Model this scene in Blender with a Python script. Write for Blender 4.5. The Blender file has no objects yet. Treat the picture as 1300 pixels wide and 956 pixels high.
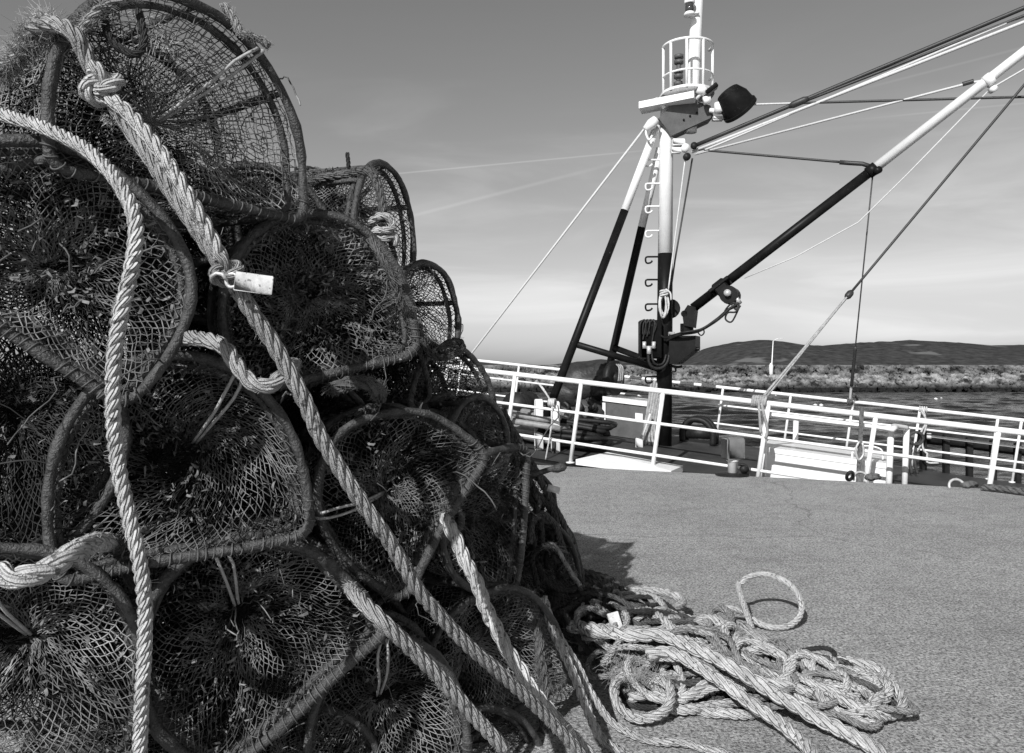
import bpy, math, random
import numpy as np
from mathutils import Vector, Matrix

random.seed(7)
RNG = np.random.default_rng(11)
S = bpy.context.scene
COL = S.collection
PI = math.pi
F = 1011.0                      # focal length in photo pixels (1300 wide)
EYE = 1.3                       # eye height above the quay
HY = 468.0                      # horizon row of the photo


def P(px, py, d):               # a point of the photo at depth d
    return np.array([(px - 650) / F * d, d, EYE - (py - HY) / F * d])


def G(px, py, z=0.0):           # a point of the photo on the level z
    d = F * (EYE - z) / (py - HY)
    return np.array([(px - 650) / F * d, d, z])


# ------------------------------------------------------------------ materials
def ramp(nt, stops):
    n = nt.nodes.new('ShaderNodeValToRGB')
    el = n.color_ramp.elements
    while len(el) < len(stops):
        el.new(0.5)
    for e, (p, v) in zip(el, stops):
        e.position = p
        e.color = (v, v, v, 1)
    return n


def mat(name, lo, hi, rough=0.6, scale=20.0, bump=0.3, bscale=None, spec=0.4, detail=6, metal=0.0, bdist=0.01, speck=None, stops=(.3, .7)):
    m = bpy.data.materials.new(name)
    m.use_nodes = True
    nt = m.node_tree
    b = nt.nodes['Principled BSDF']
    b.inputs['Roughness'].default_value = rough
    b.inputs['Specular IOR Level'].default_value = spec
    b.inputs['Metallic'].default_value = metal
    geo = nt.nodes.new('ShaderNodeNewGeometry')
    tc = geo.outputs['Position']
    n = nt.nodes.new('ShaderNodeTexNoise')
    n.inputs['Scale'].default_value = scale
    n.inputs['Detail'].default_value = detail
    n.inputs['Roughness'].default_value = 0.65
    nt.links.new(tc, n.inputs['Vector'])
    r = ramp(nt, [(stops[0], lo), (stops[1], hi)])
    nt.links.new(n.outputs['Fac'], r.inputs['Fac'])
    out = r.outputs['Color']
    if speck:                                   # (scale, threshold, value)
        n3 = nt.nodes.new('ShaderNodeTexNoise')
        n3.inputs['Scale'].default_value = speck[0]
        n3.inputs['Detail'].default_value = 3
        nt.links.new(tc, n3.inputs['Vector'])
        r3 = ramp(nt, [(speck[1], 0.0), (speck[1] + 0.06, 1.0)])
        nt.links.new(n3.outputs['Fac'], r3.inputs['Fac'])
        mx = nt.nodes.new('ShaderNodeMix')
        mx.data_type = 'RGBA'
        nt.links.new(r3.outputs['Color'], mx.inputs['Factor'])
        nt.links.new(out, mx.inputs['A'])
        mx.inputs['B'].default_value = (speck[2],) * 3 + (1,)
        out = mx.outputs['Result']
    nt.links.new(out, b.inputs['Base Color'])
    if bump:
        n2 = nt.nodes.new('ShaderNodeTexNoise')
        n2.inputs['Scale'].default_value = bscale or scale * 3
        n2.inputs['Detail'].default_value = 5
        nt.links.new(tc, n2.inputs['Vector'])
        bp = nt.nodes.new('ShaderNodeBump')
        bp.inputs['Strength'].default_value = bump
        bp.inputs['Distance'].default_value = bdist
        nt.links.new(n2.outputs['Fac'], bp.inputs['Height'])
        nt.links.new(bp.outputs['Normal'], b.inputs['Normal'])
    return m


def rope_mat(name, lo, hi, rough=0.75):
    """fibre rope: yarn lines across each strand, stains along the length"""
    m = mat(name, lo, hi, rough, 17, 0, spec=0.2, detail=9, speck=(70, 0.60, lo * .45))
    nt = m.node_tree
    b = nt.nodes['Principled BSDF']
    uv = nt.nodes.new('ShaderNodeUVMap')
    sep = nt.nodes.new('ShaderNodeSeparateXYZ')
    nt.links.new(uv.outputs['UV'], sep.inputs[0])
    a = nt.nodes.new('ShaderNodeMath'); a.operation = 'MULTIPLY'; a.inputs[1].default_value = 2.4
    nt.links.new(sep.outputs['X'], a.inputs[0])
    c = nt.nodes.new('ShaderNodeMath'); c.operation = 'MULTIPLY'; c.inputs[1].default_value = 2 * PI * 7
    nt.links.new(sep.outputs['Y'], c.inputs[0])
    d = nt.nodes.new('ShaderNodeMath'); d.operation = 'ADD'
    nt.links.new(a.outputs[0], d.inputs[0]); nt.links.new(c.outputs[0], d.inputs[1])
    s = nt.nodes.new('ShaderNodeMath'); s.operation = 'SINE'
    nt.links.new(d.outputs[0], s.inputs[0])
    n2 = nt.nodes.new('ShaderNodeTexNoise'); n2.inputs['Scale'].default_value = 300; n2.inputs['Detail'].default_value = 3
    e = nt.nodes.new('ShaderNodeMath'); e.operation = 'MULTIPLY_ADD'; e.inputs[1].default_value = 2.0
    geo = nt.nodes.new('ShaderNodeNewGeometry')
    nt.links.new(geo.outputs['Position'], n2.inputs['Vector'])
    nt.links.new(n2.outputs['Fac'], e.inputs[0]); nt.links.new(s.outputs[0], e.inputs[2])
    bp = nt.nodes.new('ShaderNodeBump'); bp.inputs['Strength'].default_value = 0.9; bp.inputs['Distance'].default_value = 0.003
    nt.links.new(e.outputs[0], bp.inputs['Height'])
    nt.links.new(bp.outputs['Normal'], b.inputs['Normal'])
    return m


M = {}
M['net'] = mat('lit_shaded_net_twine', 0.004, 0.30, 0.4, 7, 0, spec=0.5, stops=(.43, .70))  # patches of light and shade on the netting put into the twine colour
M['net_dark'] = mat('shaded_net_twine', 0.004, 0.05, 0.6, 9, 0, spec=0.25)  # darker copy of the twine, the heap's shade put into its colour
M['net_inner'] = mat('shade_black_inner_twine', 0.003, 0.016, 0.7, 9, 0, spec=0.1)  # blackened so the colour itself holds the shade inside the pots
M['net_light'] = mat('bleached_net_twine', 0.012, 0.42, 0.45, 7, 0, spec=0.5, stops=(.38, .68))  # pale twine; its dark patches stand in for shaded netting
M['frame'] = mat('rubbered_frame', 0.012, 0.085, 0.5, 34, 1.0, 160, spec=0.5, bdist=0.006, speck=(170, 0.66, 0.13))
M['lacing'] = mat('lacing_twine', 0.05, 0.15, 0.7, 40, 0, spec=0.3)
M['cord'] = mat('bait_cord', 0.3, 0.5, 0.6, 60, 0.3, 300, spec=0.3)
M['weed'] = mat('dried_weed', 0.02, 0.26, 0.7, 30, 0, spec=0.3)
M['rope'] = rope_mat('pale_rope', 0.36, 0.70)
M['rope_grey'] = rope_mat('grey_rope', 0.23, 0.48)
M['rope_clean'] = rope_mat('clean_pale_rope', 0.5, 0.78)
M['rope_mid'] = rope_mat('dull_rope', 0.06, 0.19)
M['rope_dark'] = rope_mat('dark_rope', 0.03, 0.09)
M['fibre'] = mat('frayed_fibre', 0.22, 0.45, 0.7, 30, 0)
M['fibre_grey'] = mat('frayed_fibre_grey', 0.10, 0.24, 0.7, 30, 0)
M['tag'] = mat('white_plastic_tag', 0.5, 0.82, 0.4, 45, 0.15, 120, speck=(110, 0.64, 0.25))
M['white'] = mat('white_marine_paint', 0.74, 0.84, 0.35, 5, 0.15, 60, speck=(55, 0.70, 0.36), bdist=0.003)
M['black'] = mat('black_marine_paint', 0.005, 0.013, 0.42, 6, 0.15, 60, spec=0.13, speck=(50, 0.70, 0.08), bdist=0.003)
M['greypaint'] = mat('grey_marine_paint', 0.06, 0.11, 0.5, 5, 0.2, 40)
M['lampgrey'] = mat('grey_lamp_paint', 0.15, 0.22, 0.5, 8, 0.2, 40)
M['deck'] = mat('worn_deck_paint', 0.025, 0.055, 0.6, 3, 0.2, 60)
M['tarp'] = mat('dark_tarpaulin', 0.022, 0.045, 0.5, 12, 0.5, 30, bdist=0.02)
M['hose'] = mat('grey_hose', 0.16, 0.30, 0.5, 14, 0.2, 80)
M['rubber'] = mat('black_rubber', 0.008, 0.022, 0.5, 30, 0.3, 90, spec=.25)
M['steel'] = mat('galvanised_steel', 0.4, 0.62, 0.4, 40, 0.2, 120, metal=0.3)
M['wire'] = mat('steel_wire', 0.02, 0.05, 0.45, 60, 0.2, 200)
M['wire_pale'] = mat('pale_line', 0.45, 0.65, 0.6, 60, 0.2, 200)
M['glass'] = mat('lantern_glass', 0.03, 0.06, 0.1, 60, 0.0, spec=0.7)
M['timber'] = mat('dark_wet_timber', 0.01, 0.03, 0.5, 8, 0.4, 40)
M['hill'] = mat('wooded_hill', 0.028, 0.085, 0.95, 0.035, 0, spec=0.0, detail=8, speck=(.007, 0.61, 0.15))  # distance haze is mixed into this grey; pale patches are fields
M['concrete'] = mat('quay_wall_concrete', 0.16, 0.3, 0.9, 1.5, 0.5, 12)


def quay_material():
    m = mat('quay_surface', 0.40, 0.94, 0.9, 75, 1.0, 200, spec=0.2, bdist=0.008, speck=(120, 0.62, 0.62))
    nt = m.node_tree
    b = nt.nodes['Principled BSDF']
    geo = nt.nodes.new('ShaderNodeNewGeometry')
    src = b.inputs['Base Color'].links[0].from_socket

    def noise(sc, det, stops, dim=None):
        n = nt.nodes.new('ShaderNodeTexNoise')
        n.inputs['Scale'].default_value = sc
        n.inputs['Detail'].default_value = det
        n.inputs['Roughness'].default_value = 0.7
        nt.links.new(geo.outputs['Position'], n.inputs['Vector'])
        r = ramp(nt, stops)
        nt.links.new(n.outputs['Fac'], r.inputs['Fac'])
        return r.outputs['Color']

    def mul(a, c):
        x = nt.nodes.new('ShaderNodeMix'); x.data_type = 'RGBA'; x.blend_type = 'MULTIPLY'
        x.inputs['Factor'].default_value = 1
        nt.links.new(a, x.inputs['A']); nt.links.new(c, x.inputs['B'])
        return x.outputs['Result']
    c = mul(src, noise(0.9, 6, [(0.34, 0.80), (0.62, 1.0)]))
    c = mul(c, noise(6, 6, [(0.38, 0.84), (0.54, 1.0)]))
    c = mul(c, noise(26, 10, [(0.36, 0.62), (0.56, 1.0)]))
    c = mul(c, noise(80, 8, [(0.38, 0.16), (0.55, 1.0)]))
    c = mul(c, noise(260, 4, [(0.34, 0.5), (0.5, 1.0)]))
    # hairline cracks and old stains
    nw = nt.nodes.new('ShaderNodeTexNoise'); nw.inputs['Scale'].default_value = 1.6; nw.inputs['Detail'].default_value = 5
    nt.links.new(geo.outputs['Position'], nw.inputs['Vector'])
    mxv = nt.nodes.new('ShaderNodeMix'); mxv.data_type = 'RGBA'; mxv.inputs['Factor'].default_value = .35
    nt.links.new(geo.outputs['Position'], mxv.inputs['A']); nt.links.new(nw.outputs['Color'], mxv.inputs['B'])
    vo = nt.nodes.new('ShaderNodeTexVoronoi'); vo.feature = 'DISTANCE_TO_EDGE'; vo.inputs['Scale'].default_value = .42
    nt.links.new(mxv.outputs['Result'], vo.inputs['Vector'])
    rc = ramp(nt, [(0.0, 0.65), (0.004, 1.0)])
    nt.links.new(vo.outputs['Distance'], rc.inputs['Fac'])
    c = mul(c, rc.outputs['Color'])
    c = mul(c, noise(2.3, 8, [(0.66, 1.0), (0.74, 0.5)]))
    nt.links.new(c, b.inputs['Base Color'])
    return m


def water_material():
    m = bpy.data.materials.new('harbour_water')
    m.use_nodes = True
    nt = m.node_tree
    b = nt.nodes['Principled BSDF']
    b.inputs['Base Color'].default_value = (0.012,) * 3 + (1,)
    b.inputs['Roughness'].default_value = 0.12
    b.inputs['IOR'].default_value = 1.33
    b.inputs['Specular IOR Level'].default_value = 0.22
    geo = nt.nodes.new('ShaderNodeNewGeometry')
    prev = None
    for sc, dist, st in ((1.6, 0.12, 0.9), (5.0, 0.05, 0.9)):
        mp = nt.nodes.new('ShaderNodeMapping')
        mp.inputs['Scale'].default_value = (0.6, 1.0, 1.0)
        mp.inputs['Rotation'].default_value = (0, 0, 0.25)
        nt.links.new(geo.outputs['Position'], mp.inputs['Vector'])
        n = nt.nodes.new('ShaderNodeTexNoise')
        n.inputs['Scale'].default_value = sc
        n.inputs['Detail'].default_value = 4
        nt.links.new(mp.outputs[0], n.inputs['Vector'])
        bp = nt.nodes.new('ShaderNodeBump')
        bp.inputs['Strength'].default_value = st
        bp.inputs['Distance'].default_value = dist
        nt.links.new(n.outputs['Fac'], bp.inputs['Height'])
        if prev:
            nt.links.new(prev.outputs['Normal'], bp.inputs['Normal'])
        prev = bp
    nt.links.new(prev.outputs['Normal'], b.inputs['Normal'])
    return m


def rock_material(name, bright, dark, wet, sc=1.1):
    m = bpy.data.materials.new(name)
    m.use_nodes = True
    nt = m.node_tree
    b = nt.nodes['Principled BSDF']
    b.inputs['Roughness'].default_value = 0.9
    b.inputs['Specular IOR Level'].default_value = 0.1
    geo = nt.nodes.new('ShaderNodeNewGeometry')
    v = nt.nodes.new('ShaderNodeTexNoise'); v.inputs['Scale'].default_value = sc; v.inputs['Detail'].default_value = 5
    nt.links.new(geo.outputs['Position'], v.inputs['Vector'])
    r = ramp(nt, [(0.36, dark), (0.64, bright)])
    nt.links.new(v.outputs['Fac'], r.inputs['Fac'])
    sep = nt.nodes.new('ShaderNodeSeparateXYZ')
    nt.links.new(geo.outputs['Position'], sep.inputs[0])
    mr = nt.nodes.new('ShaderNodeMapRange')            # tide line: rocks are black and wet below it
    mr.inputs['From Min'].default_value = -1.9; mr.inputs['From Max'].default_value = -0.7
    nt.links.new(sep.outputs['Z'], mr.inputs['Value'])
    mx = nt.nodes.new('ShaderNodeMix'); mx.data_type = 'RGBA'
    nt.links.new(mr.outputs['Result'], mx.inputs['Factor'])
    mx.inputs['A'].default_value = (wet,) * 3 + (1,)
    nt.links.new(r.outputs['Color'], mx.inputs['B'])
    nt.links.new(mx.outputs['Result'], b.inputs['Base Color'])
    return m


M['quay'] = quay_material()
M['water'] = water_material()
M['rock'] = rock_material('breakwater_rock', 0.34, 0.03, 0.018, .55)
M['seawall'] = rock_material('seawall_stone', 0.20, 0.02, 0.02, .45)


# ------------------------------------------------------------------ mesh building
class MB:
    def __init__(s):
        s.V, s.Fc, s.UV, s.n, s.uv = [], [], [], 0, False

    def add(s, V, Fs, uv=None):
        V = np.asarray(V, float).reshape(-1, 3)
        s.V.append(V)
        for f in (Fs if isinstance(Fs, (list, tuple)) else [Fs]):
            f = np.asarray(f, dtype=np.int64)
            if f.size:
                s.Fc.append(f + s.n)
        if uv is not None:
            s.uv = True
            s.UV.append(np.asarray(uv, float))
        else:
            s.UV.append(np.zeros((len(V), 2)))
        s.n += len(V)

    def mesh(s, name, smooth=True, off=None):
        V = np.concatenate(s.V) if s.V else np.zeros((0, 3))
        if off is not None:
            V = V - np.asarray(off)
        me = bpy.data.meshes.new(name)
        me.vertices.add(len(V))
        me.vertices.foreach_set('co', V.astype(np.float32).ravel())
        loops = np.concatenate([f.ravel() for f in s.Fc])
        sizes = np.concatenate([np.full(len(f), f.shape[1]) for f in s.Fc])
        starts = np.concatenate([[0], np.cumsum(sizes)[:-1]])
        me.loops.add(len(loops))
        me.loops.foreach_set('vertex_index', loops.astype(np.int32))
        me.polygons.add(len(sizes))
        me.polygons.foreach_set('loop_start', starts.astype(np.int32))
        me.polygons.foreach_set('use_smooth', np.full(len(sizes), smooth))
        if s.uv:
            UV = np.concatenate(s.UV)
            lay = me.uv_layers.new(name='UVMap')
            lay.data.foreach_set('uv', UV[loops].astype(np.float32).ravel())
        me.update(calc_edges=True)
        me.validate()
        return me

    # --- primitives
    def tube(s, pts, r, n=8, closed=False, caps=True, squash=None):
        pts = np.asarray(pts, float)
        k = len(pts)
        r = np.broadcast_to(np.asarray(r, float), (k,))
        T, N, B = frames(pts, closed)
        a = np.arange(n) / n * 2 * PI
        ring = np.cos(a)[None, :, None] * N[:, None, :] + np.sin(a)[None, :, None] * B[:, None, :]
        V = pts[:, None, :] + ring * r[:, None, None]
        idx = np.arange(k * n).reshape(k, n)
        nx = np.roll(idx, -1, 0) if closed else None
        A = idx if closed else idx[:-1]
        C = nx if closed else idx[1:]
        q = np.stack([A, np.roll(A, -1, 1), np.roll(C, -1, 1), C], -1).reshape(-1, 4)
        fs = [q]
        if caps and not closed:
            fs += [idx[0][::-1].reshape(1, n), idx[-1].reshape(1, n)]
        s.add(V.reshape(-1, 3), fs)

    def cyl(s, a, b, r0, r1=None, n=14):
        r1 = r0 if r1 is None else r1
        s.tube([a, b], [r0, r1], n)

    def box(s, c, size, R=None, bev=0.0):
        sx, sy, sz = [x / 2 for x in size]
        if bev <= 0:
            V = np.array([[x, y, z] for x in (-sx, sx) for y in (-sy, sy) for z in (-sz, sz)])
            Fq = np.array([[0, 1, 3, 2], [4, 6, 7, 5], [0, 4, 5, 1], [2, 3, 7, 6], [0, 2, 6, 4], [1, 5, 7, 3]])
            fs = [Fq]
        else:
            b = min(bev, sx * .9, sy * .9, sz * .9)
            # chamfered box: 24 vertices
            V, key = [], {}
            for x in (-1, 1):
                for y in (-1, 1):
                    for z in (-1, 1):
                        key[x, y, z, 0] = len(V); V.append([x * sx, y * (sy - b), z * (sz - b)])
                        key[x, y, z, 1] = len(V); V.append([x * (sx - b), y * sy, z * (sz - b)])
                        key[x, y, z, 2] = len(V); V.append([x * (sx - b), y * (sy - b), z * sz])
            V = np.array(V)
            q, t = [], []
            for v in (-1, 1):
                q.append([key[v, -1, -1, 0], key[v, 1, -1, 0], key[v, 1, 1, 0], key[v, -1, 1, 0]][::v])
                q.append([key[-1, v, -1, 1], key[-1, v, 1, 1], key[1, v, 1, 1], key[1, v, -1, 1]][::v])
                q.append([key[-1, -1, v, 2], key[1, -1, v, 2], key[1, 1, v, 2], key[-1, 1, v, 2]][::v])
            for p_ in (-1, 1):
                for q_ in (-1, 1):
                    q.append([key[p_, q_, -1, 0], key[p_, q_, 1, 0], key[p_, q_, 1, 1], key[p_, q_, -1, 1]])
                    q.append([key[p_, -1, q_, 0], key[p_, 1, q_, 0], key[p_, 1, q_, 2], key[p_, -1, q_, 2]])
                    q.append([key[-1, p_, q_, 1], key[1, p_, q_, 1], key[1, p_, q_, 2], key[-1, p_, q_, 2]])
            for x in (-1, 1):
                for y in (-1, 1):
                    for z in (-1, 1):
                        t.append([key[x, y, z, 0], key[x, y, z, 1], key[x, y, z, 2]])
            fs = [np.array(q), np.array(t)]
        if R is not None:
            V = V @ np.asarray(R).T
        s.add(V + np.asarray(c), fs)

    def prism(s, poly, vec):
        """a flat polygon pushed along vec"""
        A = np.asarray(poly, float)
        n = len(A)
        V = np.concatenate([A, A + np.asarray(vec)])
        i = np.arange(n)
        j = (i + 1) % n
        s.add(V, [np.stack([i, j, j + n, i + n], 1), i[::-1].reshape(1, n), (i + n).reshape(1, n)])

    def lathe(s, prof, o, axis, n=20):
        """prof: (radius, along) pairs turned about axis from o"""
        ax = unit(axis)
        h = unit(np.cross(ax, [0.3, 0.1, 1.0] if abs(ax[2]) < .9 else [1.0, 0.2, 0]))
        w = np.cross(ax, h)
        a = np.arange(n) / n * 2 * PI
        ring = np.cos(a)[:, None] * h + np.sin(a)[:, None] * w
        V = np.concatenate([np.asarray(o) + ax * y + ring * r for r, y in prof])
        k = len(prof)
        idx = np.arange(k * n).reshape(k, n)
        q = np.stack([idx[:-1], np.roll(idx[:-1], -1, 1), np.roll(idx[1:], -1, 1), idx[1:]], -1).reshape(-1, 4)
        s.add(V, [q, idx[0][::-1].reshape(1, n), idx[-1].reshape(1, n)])

    def edges(s, A, B, r):
        """many thin three-sided twines at once"""
        D = B - A
        L = np.linalg.norm(D, axis=1)
        ok = (L > 1e-5)
        A, B, D, L = A[ok], B[ok], D[ok], L[ok]
        D = D / L[:, None]
        ref = np.where(np.abs(D[:, 2:3]) < .8, np.array([[0, 0, 1.0]]), np.array([[1.0, 0, 0]]))
        N = np.cross(D, ref); N /= np.linalg.norm(N, axis=1)[:, None]
        Bn = np.cross(D, N)
        ang = np.array([0, 2 * PI / 3, 4 * PI / 3])
        off = (np.cos(ang)[None, :, None] * N[:, None] + np.sin(ang)[None, :, None] * Bn[:, None]) * r
        V = np.concatenate([A[:, None] + off, B[:, None] + off], 1).reshape(-1, 3)
        base = (np.arange(len(A)) * 6)[:, None, None]
        q = np.array([[0, 1, 4, 3], [1, 2, 5, 4], [2, 0, 3, 5]])[None]
        s.add(V, (base + q).reshape(-1, 4))

    def tufts(s, Pn, size, rng, spread=0.006):
        k = len(Pn)
        if not k:
            return
        def rv(sc):
            v = rng.normal(size=(k, 3)); v /= np.linalg.norm(v, axis=1)[:, None]
            return v * sc
        sz = size * rng.uniform(.4, 1.4, (k, 1))
        p0 = Pn + rng.normal(size=(k, 3)) * spread
        a = rv(1) * sz; b = a * .6 + rv(.7) * sz; w = rv(.3) * sz
        V = np.stack([p0 - w, p0 + w, p0 + a + w * .9, p0 + a - w * .9, p0 + a + b + w * .3, p0 + a + b - w * .3], 1).reshape(-1, 3)
        base = (np.arange(k) * 6)[:, None, None]
        q = np.array([[0, 1, 2, 3], [3, 2, 4, 5]])[None]
        s.add(V, (base + q).reshape(-1, 4))


def unit(v):
    v = np.asarray(v, float)
    return v / (np.linalg.norm(v) or 1)


def frames(pts, closed=False):
    pts = np.asarray(pts, float)
    if closed:
        T = np.roll(pts, -1, 0) - np.roll(pts, 1, 0)
    else:
        T = np.gradient(pts, axis=0)
    T = T / np.maximum(np.linalg.norm(T, axis=1), 1e-9)[:, None]
    N = np.zeros_like(T)
    ref = np.array([0, 0, 1.0]) if abs(T[0][2]) < .9 else np.array([1.0, 0, 0])
    N[0] = unit(np.cross(T[0], ref))
    for i in range(1, len(pts)):
        v = N[i - 1] - T[i] * np.dot(N[i - 1], T[i])
        l = math.sqrt(v.dot(v))
        N[i] = v / l if l > 1e-6 else N[i - 1]
    B = np.cross(T, N)
    return T, N, B


def spline(pts, step, closed=False):
    """Catmull-Rom through pts, then even spacing"""
    pts = np.asarray(pts, float)
    if closed:
        Q = np.concatenate([pts[-1:], pts, pts[:2]])
    else:
        Q = np.concatenate([2 * pts[:1] - pts[1:2], pts, 2 * pts[-1:] - pts[-2:-1]])
    out = []
    t = np.linspace(0, 1, 14, endpoint=False)[:, None]
    for i in range(1, len(Q) - 2):
        a, b, c, d = Q[i - 1], Q[i], Q[i + 1], Q[i + 2]
        out.append(.5 * (2 * b + (c - a) * t + (2 * a - 5 * b + 4 * c - d) * t ** 2 + (3 * b - a - 3 * c + d) * t ** 3))
    out.append(Q[-2:-1])
    C = np.concatenate(out)
    L = np.concatenate([[0], np.cumsum(np.linalg.norm(np.diff(C, axis=0), axis=1))])
    k = max(4, int(L[-1] / step))
    u = np.linspace(0, L[-1], k)
    return np.stack([np.interp(u, L, C[:, j]) for j in range(3)], 1)


def snoise(Pt, freq, seed):
    r = np.random.default_rng(seed)
    out = np.zeros(len(Pt))
    for i in range(5):
        k = r.normal(size=3) * freq * (1 + .5 * i)
        out += np.sin(Pt @ k + r.uniform(0, 6.28)) / (1 + .5 * i)
    return out / 2.2


def rope_into(mb, pts, R, strands=3, pitch=None, n=7, wob=0.0, seed=0, lay=1):
    step = max(R * .42, 0.004)
    C = spline(pts, step)
    if wob:
        C = C + np.stack([snoise(C, 14, seed + j) for j in range(3)], 1) * wob
    T, N, B = frames(C)
    L = np.concatenate([[0], np.cumsum(np.linalg.norm(np.diff(C, axis=0), axis=1))])
    pitch = pitch or R * 6.2
    ph = 2 * PI * L / pitch * lay
    for k in range(strands):
        a = ph + 2 * PI * k / strands
        o = R * (.50 if strands == 3 else .56)
        sr = R * (.56 if strands == 3 else .46)
        ctr = C + (np.cos(a)[:, None] * N + np.sin(a)[:, None] * B) * o
        t2, n2, b2 = frames(ctr)
        ang = np.arange(n + 1) / n * 2 * PI
        V = ctr[:, None] + (np.cos(ang)[None, :, None] * n2[:, None] + np.sin(ang)[None, :, None] * b2[:, None]) * sr
        m_ = len(C)
        idx = np.arange(m_ * (n + 1)).reshape(m_, n + 1)
        q = np.stack([idx[:-1, :-1], idx[:-1, 1:], idx[1:, 1:], idx[1:, :-1]], -1).reshape(-1, 4)
        uv = np.stack([np.repeat(L / R, n + 1), np.tile(np.arange(n + 1) / n, m_)], 1)
        fs = [q, idx[0, :-1][::-1].reshape(1, n), idx[-1, :-1].reshape(1, n)]
        mb.add(V.reshape(-1, 3), fs, uv)
    return C


def fuzz_into(mb, C, R, count, length, rng, r=0.0006):
    """loose fibres: matted tufts of fibres that lean the same way, a few single ones"""
    nt_ = max(2, count // 14)
    ti = rng.integers(0, len(C), nt_)
    td = rng.normal(size=(nt_, 3)); td /= np.linalg.norm(td, axis=1)[:, None]
    tl = length * rng.uniform(.3, 1.5, nt_) ** 1.3
    k = rng.integers(0, nt_, count)
    d = td[k] + rng.normal(size=(count, 3)) * .42
    d /= np.linalg.norm(d, axis=1)[:, None]
    i = np.clip(ti[k] + rng.integers(-3, 4, count), 0, len(C) - 1)
    A = C[i] + d * R * .85
    l = (tl[k] * rng.uniform(.4, 1.2, count))[:, None]
    curl = rng.normal(size=(nt_, 3))[k] * .8
    d2 = d + curl * .5 + rng.normal(size=(count, 3)) * .3
    Bm = A + d2 * l * .5
    d3 = d2 * .6 + curl + rng.normal(size=(count, 3)) * .4 + np.array([0, 0, -.3])
    E = Bm + d3 * l * .5
    mb.edges(A, Bm, r); mb.edges(Bm, E, r * .75)


# ------------------------------------------------------------------ objects
ORG = {}


def tag(o, label=None, cat=None, group=None, kind=None):
    if label: o['label'] = label
    if cat: o['category'] = cat
    if group: o['group'] = group
    if kind: o['kind'] = kind
    return o


def empty(name, loc, label, cat, group=None):
    o = bpy.data.objects.new(name, None)
    o.empty_display_size = 0.1
    o.location = tuple(loc)
    COL.objects.link(o)
    ORG[o.name] = np.asarray(loc, float)
    return tag(o, label, cat, group)


def obj(name, mb, m, parent=None, smooth=True, local=False, loc=None):
    off = None
    if parent is not None and not local:
        off = ORG[parent.name]
    if parent is None and loc is None and not local:
        V = np.concatenate(mb.V)
        loc = np.array([V[:, 0].mean(), V[:, 1].mean(), V[:, 2].min()])
    if parent is None and loc is not None:
        off = loc
    o = bpy.data.objects.new(name, mb.mesh(name, smooth, off))
    if parent is None and loc is not None:
        o.location = tuple(loc)
    o.data.materials.append(M[m])
    COL.objects.link(o)
    ORG[o.name] = off if off is not None else np.zeros(3)
    if parent is not None:
        o.parent = parent
    return o


def autosmooth(o, deg=40):
    me = o.data
    me.set_sharp_from_angle(angle=math.radians(deg))
    return o


# ================================================================== SETTING
E1 = np.array([(690 - 650) / F * 10.8, 10.8, 0.0])
U = unit([5.07, -2.27, 0])
NV = np.array([-U[1], U[0], 0])          # away from the quay, over the water
WZ = -2.5


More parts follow.
